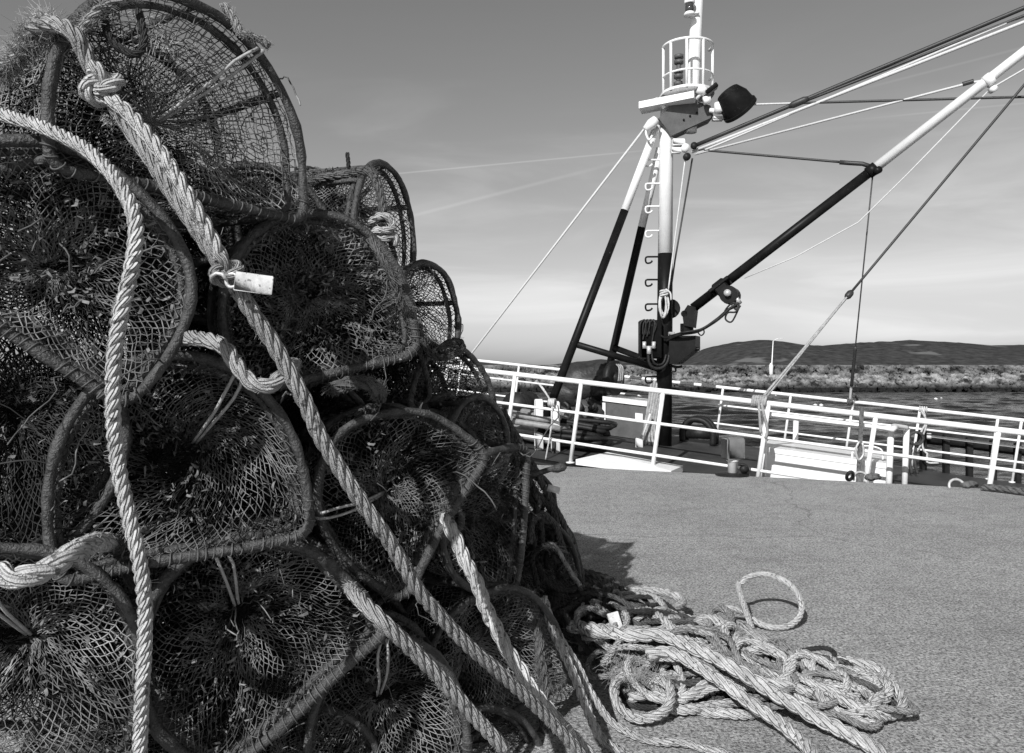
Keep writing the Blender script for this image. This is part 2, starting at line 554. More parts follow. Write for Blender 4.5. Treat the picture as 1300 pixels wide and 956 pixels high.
def build_setting():
    # quay: one slab with a worn edge
    mb = MB()
    ts = np.linspace(-70, 70, 701)
    rg = np.random.default_rng(3)
    jit = .03 * snoise(np.stack([ts, ts * 0, ts * 0], 1), 2.1, 5) + rg.normal(size=len(ts)) * .006
    top = np.stack([E1 + U * t - NV * (0.05 + abs(j)) for t, j in zip(ts, jit)])
    rim = top + NV * .05 + np.array([0, 0, -.045])
    low = rim + np.array([0, 0, -3.6])
    back = np.stack([E1 + U * t - NV * 1.2 for t in ts])
    far = np.stack([E1 + U * t - NV * 90 for t in ts])
    for a in (top, back, far):
        a[:, 2] = 0
    k = len(ts)
    V = np.concatenate([far, back, top, rim, low])
    i = np.arange(k - 1)
    q = [np.stack([i + r * k, i + 1 + r * k, i + 1 + (r + 1) * k, i + (r + 1) * k], 1) for r in range(4)]
    mb.add(V, q)
    o = obj('quay', mb, 'quay', smooth=False, loc=(0, 0, 0))
    tag(o, kind='structure')
    # water, out to the horizon
    mb = MB()
    xs = 9000
    yb = 128.0
    for x0, x1, y0, y1 in ((-xs, xs, -40, 11), (-xs, -45, 11, yb), (105, xs, 11, yb), (-xs, xs, yb, 12000)):
        mb.add([[x0, y0, WZ], [x1, y0, WZ], [x1, y1, WZ], [x0, y1, WZ]], np.array([[0, 1, 2, 3]]))
    gx = np.arange(-45, 105.01, .42)
    gy = 11 + (yb - 11) * np.linspace(0, 1, 430) ** 1.25
    GX, GY = np.meshgrid(gx, gy)
    hz = np.zeros_like(GX)
    rw = np.random.default_rng(77)
    for k in range(46):                                     # wind chop: many small waves about one direction
        lam = rw.uniform(1.0, 6.5)
        an = -1.75 + rw.normal() * .45
        kv = 2 * PI / lam
        hz += .0085 * lam ** .85 * np.sin(kv * (GX * math.cos(an) + GY * math.sin(an)) + rw.uniform(0, 6.28))
    hz *= .8
    edge = np.minimum.reduce([np.ones_like(GX), (GX + 45) / 3, (105 - GX) / 3, (GY - 11) / 2, (yb - GY) / 3])
    ny, nx = GX.shape
    idx = np.arange(nx * ny).reshape(ny, nx)
    mb.add(np.stack([GX, GY, WZ + hz * np.clip(edge, 0, 1)], -1).reshape(-1, 3), np.stack([idx[:-1, :-1], idx[:-1, 1:], idx[1:, 1:], idx[1:, :-1]], -1).reshape(-1, 4))
    tag(obj('water', mb, 'water', loc=(0, 0, 0), smooth=True), kind='structure')
    # hills across the bay
    prof = [(-2200, 455), (-1300, 448), (-700, 455), (200, 461), (560, 459), (620, 457), (650, 460), (690, 463), (722, 460), (760, 456),
            (800, 458), (850, 461), (870, 455), (885, 446), (900, 440), (928, 434.5), (950, 432), (970, 431.5), (990, 433.5), (1010, 436.5),
            (1040, 438), (1060, 437), (1095, 434), (1130, 432.5), (1160, 431), (1200, 433), (1260, 437.5), (1300, 437), (1380, 433),
            (1500, 434), (1800, 448), (2400, 456), (3200, 460)]
    px = np.linspace(-2200, 3200, 900)
    py = np.interp(px, [a for a, _ in prof], [b for _, b in prof])
    D = 3200.0
    mb = MB()
    rows = []
    for j, (dd, f) in enumerate([(-750, 0), (-560, .34), (-380, .62), (-200, .84), (-80, .95), (0, 1.0), (300, .5)]):
        x = (px - 650) / F * D
        h = (HY - py) / F * D + EYE - WZ
        w = np.stack([x, np.full_like(x, D + dd), x * 0], 1)
        nz = snoise(w, .006, 21 + j) * 9 * (1 - f) * f * 2 + RNG.normal(size=len(px)) * (1.0 if f == 1 else 0)
        w[:, 2] = WZ - 2 + h * f + nz
        w[:, 1] += snoise(w, .003, 4) * 60
        rows.append(w)
    k = len(px)
    V = np.concatenate(rows)
    i = np.arange(k - 1)
    mb.add(V, [np.stack([i + r * k, i + 1 + r * k, i + 1 + (r + 1) * k, i + (r + 1) * k], 1) for r in range(len(rows) - 1)])
    tag(obj('hills', mb, 'hill', loc=(0, 0, 0)), kind='structure')

    # breakwater: a stone sea wall with a road on top, riprap at its foot
    mb = MB()
    X0, X1, n = -260, 330, 600
    xs = np.linspace(X0, X1, n)
    sect = [(139.0, -3.4), (139.0, 0.2), (140.4, 1.75), (140.5, 1.95), (141.0, 1.95), (141.0, 1.75), (149, 1.75), (152, -3.4)]
    rows = [np.stack([xs, np.full(n, d) + snoise(np.stack([xs, xs * 0 + z, xs * 0], 1), .8, 3) * (.35 if z < 1.7 else .02), np.full(n, z)], 1) for d, z in sect]
    V = np.concatenate(rows)
    i = np.arange(n - 1)
    mb.add(V, [np.stack([i + r * n, i + 1 + r * n, i + 1 + (r + 1) * n, i + (r + 1) * n], 1) for r in range(len(sect) - 1)])
    bw = obj('breakwater', mb, 'seawall', smooth=False, loc=(0, 140, WZ))
    tag(bw, 'long low stone breakwater across the harbour water below the hills', 'breakwater')

    # rocks
    ico = ico_points()
    mb = MB()
    rg = np.random.default_rng(9)
    pts = []
    for _ in range(5200):
        f = rg.uniform(0, 1)
        pts.append((rg.uniform(-60, 120), 129.6 + f * 7.2, -2.6 + 2.75 * f ** .8, rg.uniform(.28, .75)))
    upper = []
    for _ in range(3600):                              # darker mottled stones tumbled against the wall
        f = rg.uniform(0, 1)
        upper.append((rg.uniform(-60, 120), 136.4 + f * 3.4, .05 + 1.6 * f, rg.uniform(.2, .55)))
    for nm, ps, mt, lab in (('riprap', pts, 'rock', 'tumbled pale boulders along the foot of the breakwater, dark and wet below'),
                            ('upper_stones', upper, 'seawall', 'smaller mottled dark stones on the upper slope of the breakwater')):
        mb = MB()
        for x, y, z, r in ps:
            R = np.linalg.qr(rg.normal(size=(3, 3)))[0]
            v = ico[0] * rg.uniform(.72, 1.15, (12, 1)) * np.array([1, rg.uniform(.6, 1), rg.uniform(.5, .8)]) * r
            mb.add(v @ R.T + np.array([x, y, z]), ico[1])
        tag(obj(nm, mb, mt, smooth=False, loc=(0, 133, WZ)), lab, 'rocks', kind='stuff')

    # light pole on the breakwater
    mb = MB()
    b = P(979, 478, 136.8)
    t = P(981.5, 433, 136.8)
    r = empty('lamp_post', b, 'thin pale lamp post standing alone on the breakwater', 'lamp post')
    mb.tube([b - [0, 0, .6], b + (t - b) * .3, t], [.16, .11, .07], 8)
    obj('pole', mb, 'white', r)
    m2 = MB(); m2.lathe([(.34, -.5), (.34, 1.9), (.16, 2.3)], b, (0, 0, 1), 10); obj('base', m2, 'white', r)
    m3 = MB(); m3.tube([t, t + [.5, -.2, .35], t + [1.0, -.3, .42]], .06, 6); m3.box(t + [1.2, -.3, .42], (.7, .3, .14), bev=.04); obj('lamp_head', m3, 'white', r)
    # buoys
    for px, py, lab in ((1188, 507.3, 'left one of the white buoy pair farther out on the water'), (1195, 507, 'right one of the white buoy pair farther out on the water'),
                        (1035, 515.5, 'left one of the white buoy pair nearer the boat rail'), (1042.5, 515.5, 'right one of the white buoy pair nearer the boat rail'),
                        (985, 502, 'single tiny white buoy floating below the lamp post')):
        p = G(px, py, WZ)
        mb = MB()
        sc = .24 if px != 985 else .18
        mb.lathe([(.05 * sc, -.9 * sc), (.6 * sc, -.6 * sc), (.98 * sc, 0), (.8 * sc, .6 * sc), (.3 * sc, .9 * sc), (.1 * sc, .98 * sc), (.04 * sc, 1.0 * sc)], p, (0, 0, 1), 12)
        tag(obj('buoy', mb, 'white', loc=p), lab, 'buoy', 'buoys on the harbour water')


def ico_points():
    t = (1 + 5 ** .5) / 2
    V = np.array([[-1, t, 0], [1, t, 0], [-1, -t, 0], [1, -t, 0], [0, -1, t], [0, 1, t], [0, -1, -t], [0, 1, -t], [t, 0, -1], [t, 0, 1], [-t, 0, -1], [-t, 0, 1]]) / math.sqrt(1 + t * t)
    Fc = np.array([[0, 11, 5], [0, 5, 1], [0, 1, 7], [0, 7, 10], [0, 10, 11], [1, 5, 9], [5, 11, 4], [11, 10, 2], [10, 7, 6], [7, 1, 8], [3, 9, 4], [3, 4, 2], [3, 2, 6], [3, 6, 8], [3, 8, 9], [4, 9, 5], [2, 4, 11], [6, 2, 10], [8, 6, 7], [9, 8, 1]])
    return V, Fc


build_setting()


# ================================================================== FISHING BOAT
def deckz(t):
    t = np.minimum(t, 9.0)
    return .274 - .1024 * t


def camber(o):
    return -.24 * max(0.0, min(1.0, (2.0 - o) / 1.6))


def DK(t, o, h=0.0):                 # height above the deck itself
    return BD(t, o, h + camber(o))


def BD(t, o, h=0.0):                 # boat frame: along, across, above the sheer line
    p = E1 + U * t + NV * o
    return np.array([p[0], p[1], deckz(t) + h])


def PO(px, py, o):                   # photo point in the boat's lengthwise plane at offset o
    a = (px - 650) / F
    d = (o + .4086 * E1[0] + .9127 * E1[1]) / (NV[0] * a + NV[1])
    # exact: NV.(X - E1) = o
    d = (o + NV.dot(E1)) / (NV[0] * a + NV[1])
    return P(px, py, d)


def halfw(t):
    if t > -3.6: return 1.53
    x = min(1, (-3.6 - t) / 4.6)
    return 1.53 * math.sqrt(max(0, 1 - x ** 2.2))


CO = 1.92
BOAT_T = np.concatenate([np.linspace(-8.2, -3.6, 20), np.linspace(-3.2, 11, 36)])


def railpath(side, h, t0, t1, step=.4, lean=.09):
    out = []
    for t in np.arange(t0, t1 + .01, step):
        out.append(BD(t, CO + side * halfw(t), h))
    return np.array(out)


def build_boat():
    boat = empty('fishing_boat', BD(1.5, CO, 0) * [1, 1, 0] + [0, 0, WZ], 'white railed fishing boat with black and white mast moored along the quay', 'fishing boat')
    # hull and deck
    mb = MB()
    secs = []
    for t in BOAT_T:
        w = halfw(t) + .06
        dz = deckz(t)
        row = [BD(t, CO - w, -.025 - .24), BD(t, CO - w * .98, -.6), BD(t, CO - w * .86, 0), BD(t, CO - w * .4, 0), BD(t, CO, 0), BD(t, CO + w * .4, 0), BD(t, CO + w * .86, 0), BD(t, CO + w * .98, -.6), BD(t, CO + w, -.025)]
        for j, z in ((2, WZ + .1), (3, WZ - .7), (4, WZ - .9), (5, WZ - .7), (6, WZ + .1)):
            row[j][2] = z
        secs.append(np.array(row))
    V = np.concatenate(secs)
    n = 9; k = len(secs)
    idx = np.arange(n * k).reshape(k, n)
    q = np.stack([idx[:-1, :-1], idx[1:, :-1], idx[1:, 1:], idx[:-1, 1:]], -1).reshape(-1, 4)
    mb.add(V, [q, idx[-1].reshape(1, n)])
    obj('hull', mb, 'black', boat)
    mb = MB()
    L = np.array([BD(t, CO - halfw(t) - .055, -.02 - .24) for t in BOAT_T]); R = np.array([BD(t, CO + halfw(t) + .055, -.02) for t in BOAT_T])
    Cn = L * .55 + R * .45
    Cn[:, 2] = R[:, 2]
    V = np.concatenate([L, Cn, R]); i = np.arange(k - 1)
    mb.add(V, [np.stack([i, i + 1, i + 1 + k, i + k], 1), np.stack([i + k, i + 1 + k, i + 1 + 2 * k, i + 2 * k], 1)])
    obj('deck', mb, 'deck', boat, smooth=False)
    mb = MB()
    for sd in (-1, 1):
        mb.tube(np.array([BD(t, CO + sd * (halfw(t) + .08), -.09 - (.24 if sd < 0 else 0)) for t in BOAT_T]), .06, 8)
    obj('rubbing_strake', mb, 'black', boat)

    # railings
    def railing(side, posts, heights, radii, t0, t1, pr):
        rl = MB()
        rl.tube(railpath(side, heights[0], t0, t1), radii[0], 10)
        ro = obj('handrail', rl, 'white', boat)
        for h, r in zip(heights[1:], radii[1:]):
            m_ = MB(); m_.tube(railpath(side, h, t0, t1), r, 8); obj('lower_rail', m_, 'white', boat)
        for t in posts:
            m_ = MB()
            o = CO + side * halfw(t)
            m_.tube([BD(t - .12 - (.04 if side < 0 else 0), o, -.03 - (.24 if side < 0 else 0)), BD(t, o, heights[0])], pr, 8)
            m_.lathe([(pr * 2.2, 0), (pr * 2.2, .015), (pr * 1.3, .02)], BD(t - .12 - (.04 if side < 0 else 0), o, -.02 - (.24 if side < 0 else 0)), (0, 0, 1), 10)
            obj('rail_post', m_, 'white', boat)

    def t_of(px, o):
        p = PO(px, 500, o)
        return float((p - E1).dot(U))
    fo, bo = CO - 1.53, CO + 1.53
    fp = [t_of(x, fo) for x in (654, 738, 842, 976, 1112, 1268)]
    fp += [fp[0] - 1.1, fp[0] - 2.2, fp[-1] + 1.2, fp[-1] + 2.4, fp[-1] + 3.6]
    railing(-1, fp, (.885, .45, .025), (.036, .021, .021), -4.6, 10.2, .029)
    bp = [t_of(x, bo) for x in (659, 779, 918, 1004, 1083, 1168, 1267, 1297)]
    bp += [bp[0] - 1.2, bp[0] - 2.4, bp[-1] + 1.2, bp[-1] + 2.4]
    railing(1, bp, (.90, .60, .29), (.028, .017, .017), -4.6, 10.2, .02)

    # mast
    def ms(px, py, do=0.0):
        return P(px, py, 12.15 + do)
    mb = MB(); mb.tube([ms(842.5, 572), ms(844, 400), ms(844.5, 322)], [.122, .118, .112], 20); obj('lower_mast', mb, 'black', boat)
    mb = MB(); mb.tube([ms(844.5, 322), ms(846, 165), ms(847, 138)], [.111, .104, .10], 20); obj('upper_mast', mb, 'white', boat)
    mb = MB(); mb.tube([ms(876, 168, .0), ms(880, 100), ms(886, -10), ms(889, -90)], [.10, .098, .09, .08], 18); obj('topmast', mb, 'white', boat)
    # rungs
    for y in (203, 233, 262, 293, 326, 355, 386, 478):
        x = 841
        w = 'white' if y < 322 else 'black'
        m_ = MB()
        m_.tube(spline([ms(x, y, -.02), ms(826, y, -.02), ms(820.5, y + .5, -.02), ms(819.5, y + 4, -.02), ms(821, y + 8, -.02), ms(826, y + 7.5, -.02), ms(828, y + 5, -.02)], .02), .014, 8)
        obj('rung', m_, w, boat)
    # tripod legs
    for (a, b, c, do0, do1) in (((834, 160), (796, 270), (711, 482), -.02, -.45), ((838, 188), (819, 284), (774, 464), .1, .9)):
        m_ = MB(); A = ms(*a, do0); C = ms(*c, do1)
        f = (b[1] - a[1]) / (c[1] - a[1])
        Bp = A + (C - A) * f
        m_.tube([A, Bp], .062, 14); obj('mast_leg', m_, 'white', boat)
        end = A + (C - A) * (1.20 if do1 < 0 else 1.36)
        m_ = MB(); m_.tube([Bp, end], .0625, 14)
        obj('mast_leg', m_, 'black', boat)
    m_ = MB(); m_.tube([ms(731, 437, -.38), ms(842, 470, -.05)], .05, 12); obj('crossbar', m_, 'black', boat)
    m_ = MB(); m_.tube([ms(779, 441, .78), ms(842, 465, .05)], .05, 12); obj('crossbar', m_, 'black', boat)

    # crow's nest
    pc = P(873, 121, 12.15)
    pz = pc[2]
    m_ = MB()
    arc = [(.40 * math.cos(a), .40 * math.sin(a)) for a in np.linspace(PI * .98, PI * 2.02, 15)]
    poly = [pc + np.array([x, y, 0]) for x, y in arc] + [pc + np.array([.40, .3, 0]), pc + np.array([-.40, .3, 0])]
    m_.prism(poly, (0, 0, .035))
    obj('nest_floor', m_, 'white', boat, smooth=False)
    m_ = MB()
    a = P(811, 129, 11.95); b = P(881, 115, 11.7)
    d = unit(b - a); up = np.array([0, 0, 1.0]); sd = np.cross(d, up)
    m_.prism([a, a + up * -.10, b + up * -.10, b], sd * -.3)
    obj('nest_beam', m_, 'white', boat, smooth=False)
    top = pz + .80
    for h, r in ((.73, .022), (.27, .016)):
        m_ = MB()
        m_.tube([pc + np.array([.37 * math.cos(a), .37 * math.sin(a), h]) for a in np.linspace(PI * .92, PI * 2.1, 26)], r, 8)
        obj('nest_rail', m_, 'white', boat)
    for a in (PI * 1.0, PI * 1.2, PI * 1.42, PI * 1.9, PI * 1.64):
        m_ = MB(); b0 = pc + np.array([.37 * math.cos(a), .37 * math.sin(a), 0]); m_.tube([b0, b0 + [0, 0, .73]], .021, 8); obj('nest_post', m_, 'white', boat)
    # bracket under it, the nest's shade put into its grey tone
    m_ = MB()
    m_.prism([P(836, 150, 11.95), P(853, 172, 11.95), P(906, 148, 11.95), P(902, 134, 11.95), P(864, 122, 11.95)], (0, .36, 0))
    br = obj('nest_bracket', m_, 'greypaint', boat, smooth=False)
    m_ = MB()
    for x, y in ((868, 152), (876, 147), (885, 143)):  # raised black discs draw the bracket's dark holes
        m_.cyl(P(x, y, 11.949), P(x, y, 11.93), .016, n=12)
    obj('hole_disc', m_, 'black', boat)
    m_ = MB(); m_.prism([P(832, 124, 11.92), P(842, 138, 11.92), P(845, 136, 11.92), P(838, 124, 11.92)], (0, .05, 0)); obj('brace', m_, 'white', boat, smooth=False)
    # ladder column beside the topmast: instrument stem
    m_ = MB()
    s0 = P(861, 118, 12.05); s1 = P(862, 72, 12.05)
    m_.tube([s0, s1], .035, 8)
    for f in (.25, .45, .6, .85, 1):
        c = s0 + (s1 - s0) * f
        m_.lathe([(.07, -.025), (.07, .025)], c, (0, 0, 1), 10)
    obj('instrument_stem', m_, 'greypaint', boat)
    # navigation lantern on the topmast
    c = P(875.5, 20, 12.0)
    m_ = MB(); m_.lathe([(.085, 0), (.085, .03), (.07, .035), (.07, .05)], c, (0, 0, 1), 16); m_.lathe([(.075, .18), (.08, .19), (.08, .23), (.05, .26), (.05, .34), (.03, .35)], c, (0, 0, 1), 16)
    m_.box(c + [.07, .03, .05], (.16, .03, .02)); m_.box(c + [.0, .078, .12], (.03, .012, .2)); lan = obj('lantern', m_, 'white', boat)
    m_ = MB(); m_.lathe([(.062, .05), (.066, .1), (.062, .18)], c, (0, 0, 1), 16); g = obj('lens', m_, 'glass', boat); g.parent = lan
    # small floodlight
    c = P(903, 114, 11.8)
    m_ = MB()
    ax = unit([.7, -.2, .55]); sx = unit(np.cross(ax, [0, 1, 0])); sy = np.cross(sx, ax)
    m_.box(c, (.20, .24, .07), np.stack([ax, sy, sx], 1), bev=.012); fl = obj('floodlight', m_, 'black', boat)
    m_ = MB(); m_.tube([P(884, 126, 11.85), P(892, 117, 11.8), c], .025, 8); m_.lathe([(.07, 0), (.07, .12), (.04, .14)], P(886, 112, 11.8), (.6, 0, -.3), 10); m_.lathe([(.06, 0), (.06, .1)], P(893, 128, 11.8), (1, 0, .2), 10)
    obj('floodlight_bracket', m_, 'white', fl) if False else None
    bo_ = obj('light_bracket', m_, 'white', boat)
    # search light / horn
    c = P(933, 130, 11.7)
    ax = unit([.62, -.25, -.78])
    ax = unit([.66, .35, -.66])
    m_ = MB(); m_.lathe([(.05, -.22), (.17, -.19), (.235, -.05), (.25, .10), (.27, .105), (.27, .15), (.245, .155), (.20, .02), (.05, -.05)], c, ax, 26)
    sl = obj('searchlight', m_, 'black', boat)
    autosmooth(sl)
    m_ = MB(); m_.tube(spline([P(901, 140, 11.85), P(912, 141, 11.8), P(921, 138, 11.75)], .02), .035, 8); m_.lathe([(.085, -.07), (.085, .07)], P(914, 137, 11.75), (0, 0, 1), 12); m_.box(P(911, 151, 11.85), (.16, .1, .06), bev=.01)
    obj('searchlight_bracket', m_, 'white', boat)

    # gooseneck blocks at the mast head
    m_ = MB()
    m_.box(P(861, 181, 11.95), (.2, .12, .1), bev=.015); m_.box(P(858, 191, 11.98), (.16, .1, .09), bev=.015)
    m_.lathe([(.06, -.04), (.06, .04)], P(870, 188, 11.9), (0, 1, 0), 14)
    obj('masthead_fitting', m_, 'white', boat)
    m_ = MB(); m_.lathe([(.055, -.03), (.055, .03)], P(872, 199, 11.9), (0, 1, 0), 14); obj('block', m_, 'rubber', boat); m_ = MB(); m_.lathe([(.05, -.03), (.05, .03)], P(881, 185, 11.9), (.2, 1, 0), 14)
    obj('block', m_, 'rubber', boat)
    # stay bracket on the left
    m_ = MB(); m_.lathe([(.07, 0), (.08, .1), (.05, .22)], P(833, 152, 11.95), (-.5, 0, -.45), 10); m_.tube(spline([P(823, 158, 11.95), P(820, 168, 11.95), P(824, 178, 11.95), P(828, 172, 11.95)], .02), .018, 6)
    obj('stay_fitting', m_, 'white', boat)

    # boom
    OB = 2.0
    j = PO(1110, 214, OB)
    foot = PO(880, 391, OB)
    far = PO(1420, -30, OB)
    m_ = MB(); m_.tube([foot, j], [.072, .068], 16); obj('lower_boom', m_, 'black', boat)
    far = j + unit(PO(1297, 68, OB) - j) * 6.0
    m_ = MB(); m_.tube([j, far], [.0675, .055], 16); obj('upper_boom', m_, 'white', boat)
    bd = unit(far - j)
    m_ = MB(); m_.tube([j - bd * .10, j + bd * .03], .085, 14); m_.lathe([(.05, -.06), (.05, .06)], j + [0, -.08, -.05], (0, 1, 0), 12); obj('boom_collar', m_, 'black', boat)
    jb = PO(1255, 102, OB)
    m_ = MB(); m_.tube([jb - bd * .05, jb + bd * .05], .085, 14); m_.lathe([(.04, -.05), (.04, .05)], jb + [.02, -.06, -.14], (0, 1, 0), 12); obj('boom_collar', m_, 'white', boat)
    # boom heel: knuckle, winch box
    m_ = MB()
    m_.prism([PO(868, 413, 1.86), PO(866, 398, 1.86), PO(873, 387, 1.86), PO(883, 390, 1.86), PO(880, 416, 1.86)], NV * .22)
    m_.lathe([(.10, 0), (.10, .12)], PO(872, 421, OB), (0, 0, 1), 14)
    m_.lathe([(.05, -.14), (.05, .14)], PO(871, 399, OB), NV, 12)
    obj('boom_knuckle', m_, 'black', boat, smooth=False)
    m_ = MB()
    m_.prism([PO(850, 426, 1.8), PO(883, 426, 1.8), PO(883, 443, 1.8), PO(860, 462, 1.8), PO(848, 462, 1.8)], NV * .36)
    m_.cyl(PO(882, 443, 1.9), PO(888, 443, 1.9), .03)
    obj('boom_pedestal', m_, 'black', boat, smooth=False)
    # winch on the boom
    c = PO(921, 371, 1.9)
    ax = bd
    sx = unit(np.cross(ax, NV))
    Rm = np.stack([ax, NV, sx], 1)
    m_ = MB(); m_.box(c + sx * .02, (.20, .26, .34), Rm, bev=.02); m_.box(c - sx * .2, (.30, .3, .05), Rm, bev=.01) if False else None
    cc = PO(914, 362, 1.9)
    m_.box(cc, (.34, .3, .05), Rm, bev=.008)
    for e in (-.14, 0, .14):
        m_.cyl(cc + ax * e - sx * .0, cc + ax * e + unit(np.cross(NV, ax)) * .09, .022, n=8)
    m_.lathe([(.13, -.17), (.13, -.14), (.09, -.13), (.09, .13), (.13, .14), (.13, .17)], PO(927, 375, 1.9), NV, 18)
    obj('boom_winch', m_, 'black', boat, smooth=False)
    m_ = MB(); m_.lathe([(.05, -.06), (.05, .05), (.03, .06)], PO(924, 372, 1.72), NV, 10)
    for x, y in ((930, 384), (937, 382), (933, 389)):
        m_.lathe([(.035, -.05), (.035, .05)], PO(x, y, 1.8), (.5, .2, -.6), 8)
    obj('winch_fitting', m_, 'steel', boat)
    # hydraulic hoses
    m_ = MB()
    m_.tube(spline([PO(846, 433, 1.85), PO(862, 425, 1.7), PO(885, 421, 1.7), PO(905, 410, 1.75), PO(918, 400, 1.75), PO(925, 393, 1.75), PO(938, 385, 1.75)], .03), .022, 8)
    m_.tube(spline([PO(850, 427, 1.85), PO(868, 422, 1.65), PO(890, 418, 1.7), PO(910, 405, 1.75), PO(922, 395, 1.78), PO(936, 388, 1.78)], .03), .017, 8)
    m_.tube(spline([PO(918, 401, 1.75), PO(922, 392, 1.75), PO(930, 385, 1.74), PO(938, 388, 1.74), PO(934, 400, 1.74), PO(928, 409, 1.74), PO(921, 405, 1.74), PO(924, 397, 1.74), PO(934, 396, 1.72), PO(940, 388, 1.74)], .02), .013, 8)
    m_.tube(spline([PO(885, 421, 1.72), PO(890, 426, 1.72), PO(894, 422, 1.72), PO(892, 416, 1.72)], .02), .011, 6)
    obj('hydraulic_hose', m_, 'rubber', boat)
    # control box on the mast
    m_ = MB()
    m_.box(ms(825, 431, -.12), (.32, .24, .58), bev=.02)
    obj('control_box', m_, 'black', boat)
    m_ = MB()
    for x0, x1, y1 in ((812, 815, 432), (816, 820, 428), (820, 828, 425), (824, 826, 440)):
        m_.tube(spline([ms(x0, 425, -.26), ms(x0 + 1, 411, -.25), ms(x0 + 6, 406, -.24), ms(x1 + 5, 412, -.26), ms(x1 + 1, y1, -.26)], .02), .014, 6)
    m_.tube(spline([ms(830, 408, -.2), ms(834, 420, -.22), ms(842, 428, -.22), ms(850, 428, -.2)], .02), .016, 6)
    m_.tube(spline([ms(823, 445, -.26), ms(824, 460, -.27), ms(830, 467, -.27), ms(840, 467, -.27), ms(847, 460, -.25), ms(850, 448, -.2)], .02), .025, 8)
    m_.tube(spline([ms(827, 445, -.26), ms(829, 458, -.28), ms(834, 463, -.28), ms(842, 461, -.27), ms(846, 450, -.25)], .02), .018, 8)
    m_.tube(spline([ms(850, 464, -.1), ms(860, 466, -.1), ms(866, 465, -.1)], .02), .02, 8)
    m_.tube(spline([ms(852, 472, -.1), ms(858, 471, -.1), ms(856, 464, -.1)], .02), .014, 8)
    obj('cable', m_, 'rubber', boat)
    m_ = MB(); m_.box(ms(824, 441, -.26), (.2, .05, .04), bev=.01); m_.lathe([(.035, -.1), (.035, .02)], ms(824, 441, -.28), (0, 0, 1), 8); m_.lathe([(.03, -.05), (.03, .05)], ms(818, 438, -.28), (0, 0, 1), 8); m_.lathe([(.03, -.05), (.03, .05)], ms(830, 438, -.28), (0, 0, 1), 8)
    obj('valve', m_, 'steel', boat)
    m_ = MB(); m_.box(ms(852, 424, -.1), (.1, .08, .06), bev=.01); obj('terminal_block', m_, 'steel', boat)
    # pulley behind the mast
    m_ = MB(); m_.lathe([(.13, -.03), (.15, -.035), (.15, .035), (.13, .03)], ms(851, 392, .12), (.15, 1, 0), 18); obj('pulley', m_, 'black', boat)

    # standing and running rigging
    def line(pts, r, m, sag=0.0, name='stay'):
        m_ = MB()
        pts = np.array(pts)
        if len(pts) == 2:
            f = np.linspace(0, 1, 14)[:, None]
            pts = pts[0] + (pts[1] - pts[0]) * f
            pts[:, 2] -= (sag * 4 * f * (1 - f))[:, 0]
        m_.tube(pts, r, 6)
        return obj(name, m_, m, boat)

    def ext(a, b, k):
        return a + (b - a) * k
    a = PO(880, 186, OB)
    for (px0, py0, px1, py1, r, m, k) in ((882, 185, 1300, 10, .030, 'wire', 1.3), (1015, 131, 1300, 20, .02, 'wire', 1.4), (878, 193, 1300, 28, .022, 'wire_pale', 1.3), (882, 196, 1300, 20, .016, 'wire_pale', 1.3)):
        A = PO(px0, py0, OB); Bq = PO(px1, py1, OB)
        line([A, ext(A, Bq, k)], r, m)
    m_ = MB(); m_.lathe([(.03, -.14), (.05, -.08), (.05, .08), (.03, .14)], PO(1014, 130, OB), PO(1040, 119, OB) - PO(1014, 130, OB), 10); obj('shackle', m_, 'wire', boat)
    line([PO(882, 196, OB), PO(1232, 105, OB), PO(1256, 101, OB)], .016, 'wire_pale')
    line([PO(1222, 107, OB), PO(1236, 103, OB)], .03, 'wire')
    line([PO(908, 134, OB), PO(1010, 131, OB)], .014, 'wire_pale')
    A = PO(1010, 131, OB); Bq = PO(1300, 123, OB); line([A, ext(A, Bq, 1.3)], .017, 'wire')
    line([PO(886, 190, OB), PO(1070, 206, OB)], .018, 'wire')
    line([PO(1066, 206, OB), PO(1078, 207, OB), PO(1095, 208, OB), PO(1107, 212, OB)], .032, 'wire', name='shackle')
    jj = PO(1257, 113, OB)
    line([jj, PO(1150, 223, OB), PO(1090, 282, OB), PO(1010, 326, OB), PO(945, 353, OB)], .009, 'wire_pale')
    Bq = PO(1300, 88, OB); line([jj, ext(jj, Bq, 2.0)], .012, 'wire_pale')
    # boom guy down to the front rail
    kn = BD(t_of(964, fo), fo, .90)
    up = PO(1078, 374, 1.3)
    topp = PO(1300, 108, 1.9)
    line([kn, up], .016, 'rope_grey', name='guy_rope'); line([kn + [.07, .02, .02], up + [.02, 0, .03]], .014, 'rope_grey', name='guy_rope')
    line([up, ext(up, topp, 1.4)], .017, 'wire', name='guy_rope')
    m_ = MB(); m_.lathe([(.03, -.06), (.045, -.03), (.045, .03), (.03, .06)], up, up - kn, 10); obj('shackle', m_, 'wire', boat)
    for kk in range(4):
        m_ = None
    m_ = MB()
    for kk in range(6):
        an = np.linspace(0, 2 * PI, 14)
        c0 = kn + U * (kk - 2.5) * .03
        m_.tube([c0 + NV * .062 * math.cos(a_) + np.array([0, 0, 1]) * .062 * math.sin(a_) + U * .01 * math.sin(a_ * 1.0) for a_ in an], .02, 6)
    m_.tube(spline([kn + [0, -.06, 0], kn + [.03, -.08, -.15], kn + [.08, -.06, -.35], kn + [.06, -.06, -.46]], .03), .02, 6)
    m_.tube(spline([kn + [-.03, -.06, .02], kn + [-.02, -.08, -.2], kn + [0, -.06, -.4]], .03), .018, 6)
    obj('rope_lashing', m_, 'rope_grey', boat)
    # fall line from the boom to the far rail
    tr = BD(t_of(1079, bo), bo, .90)
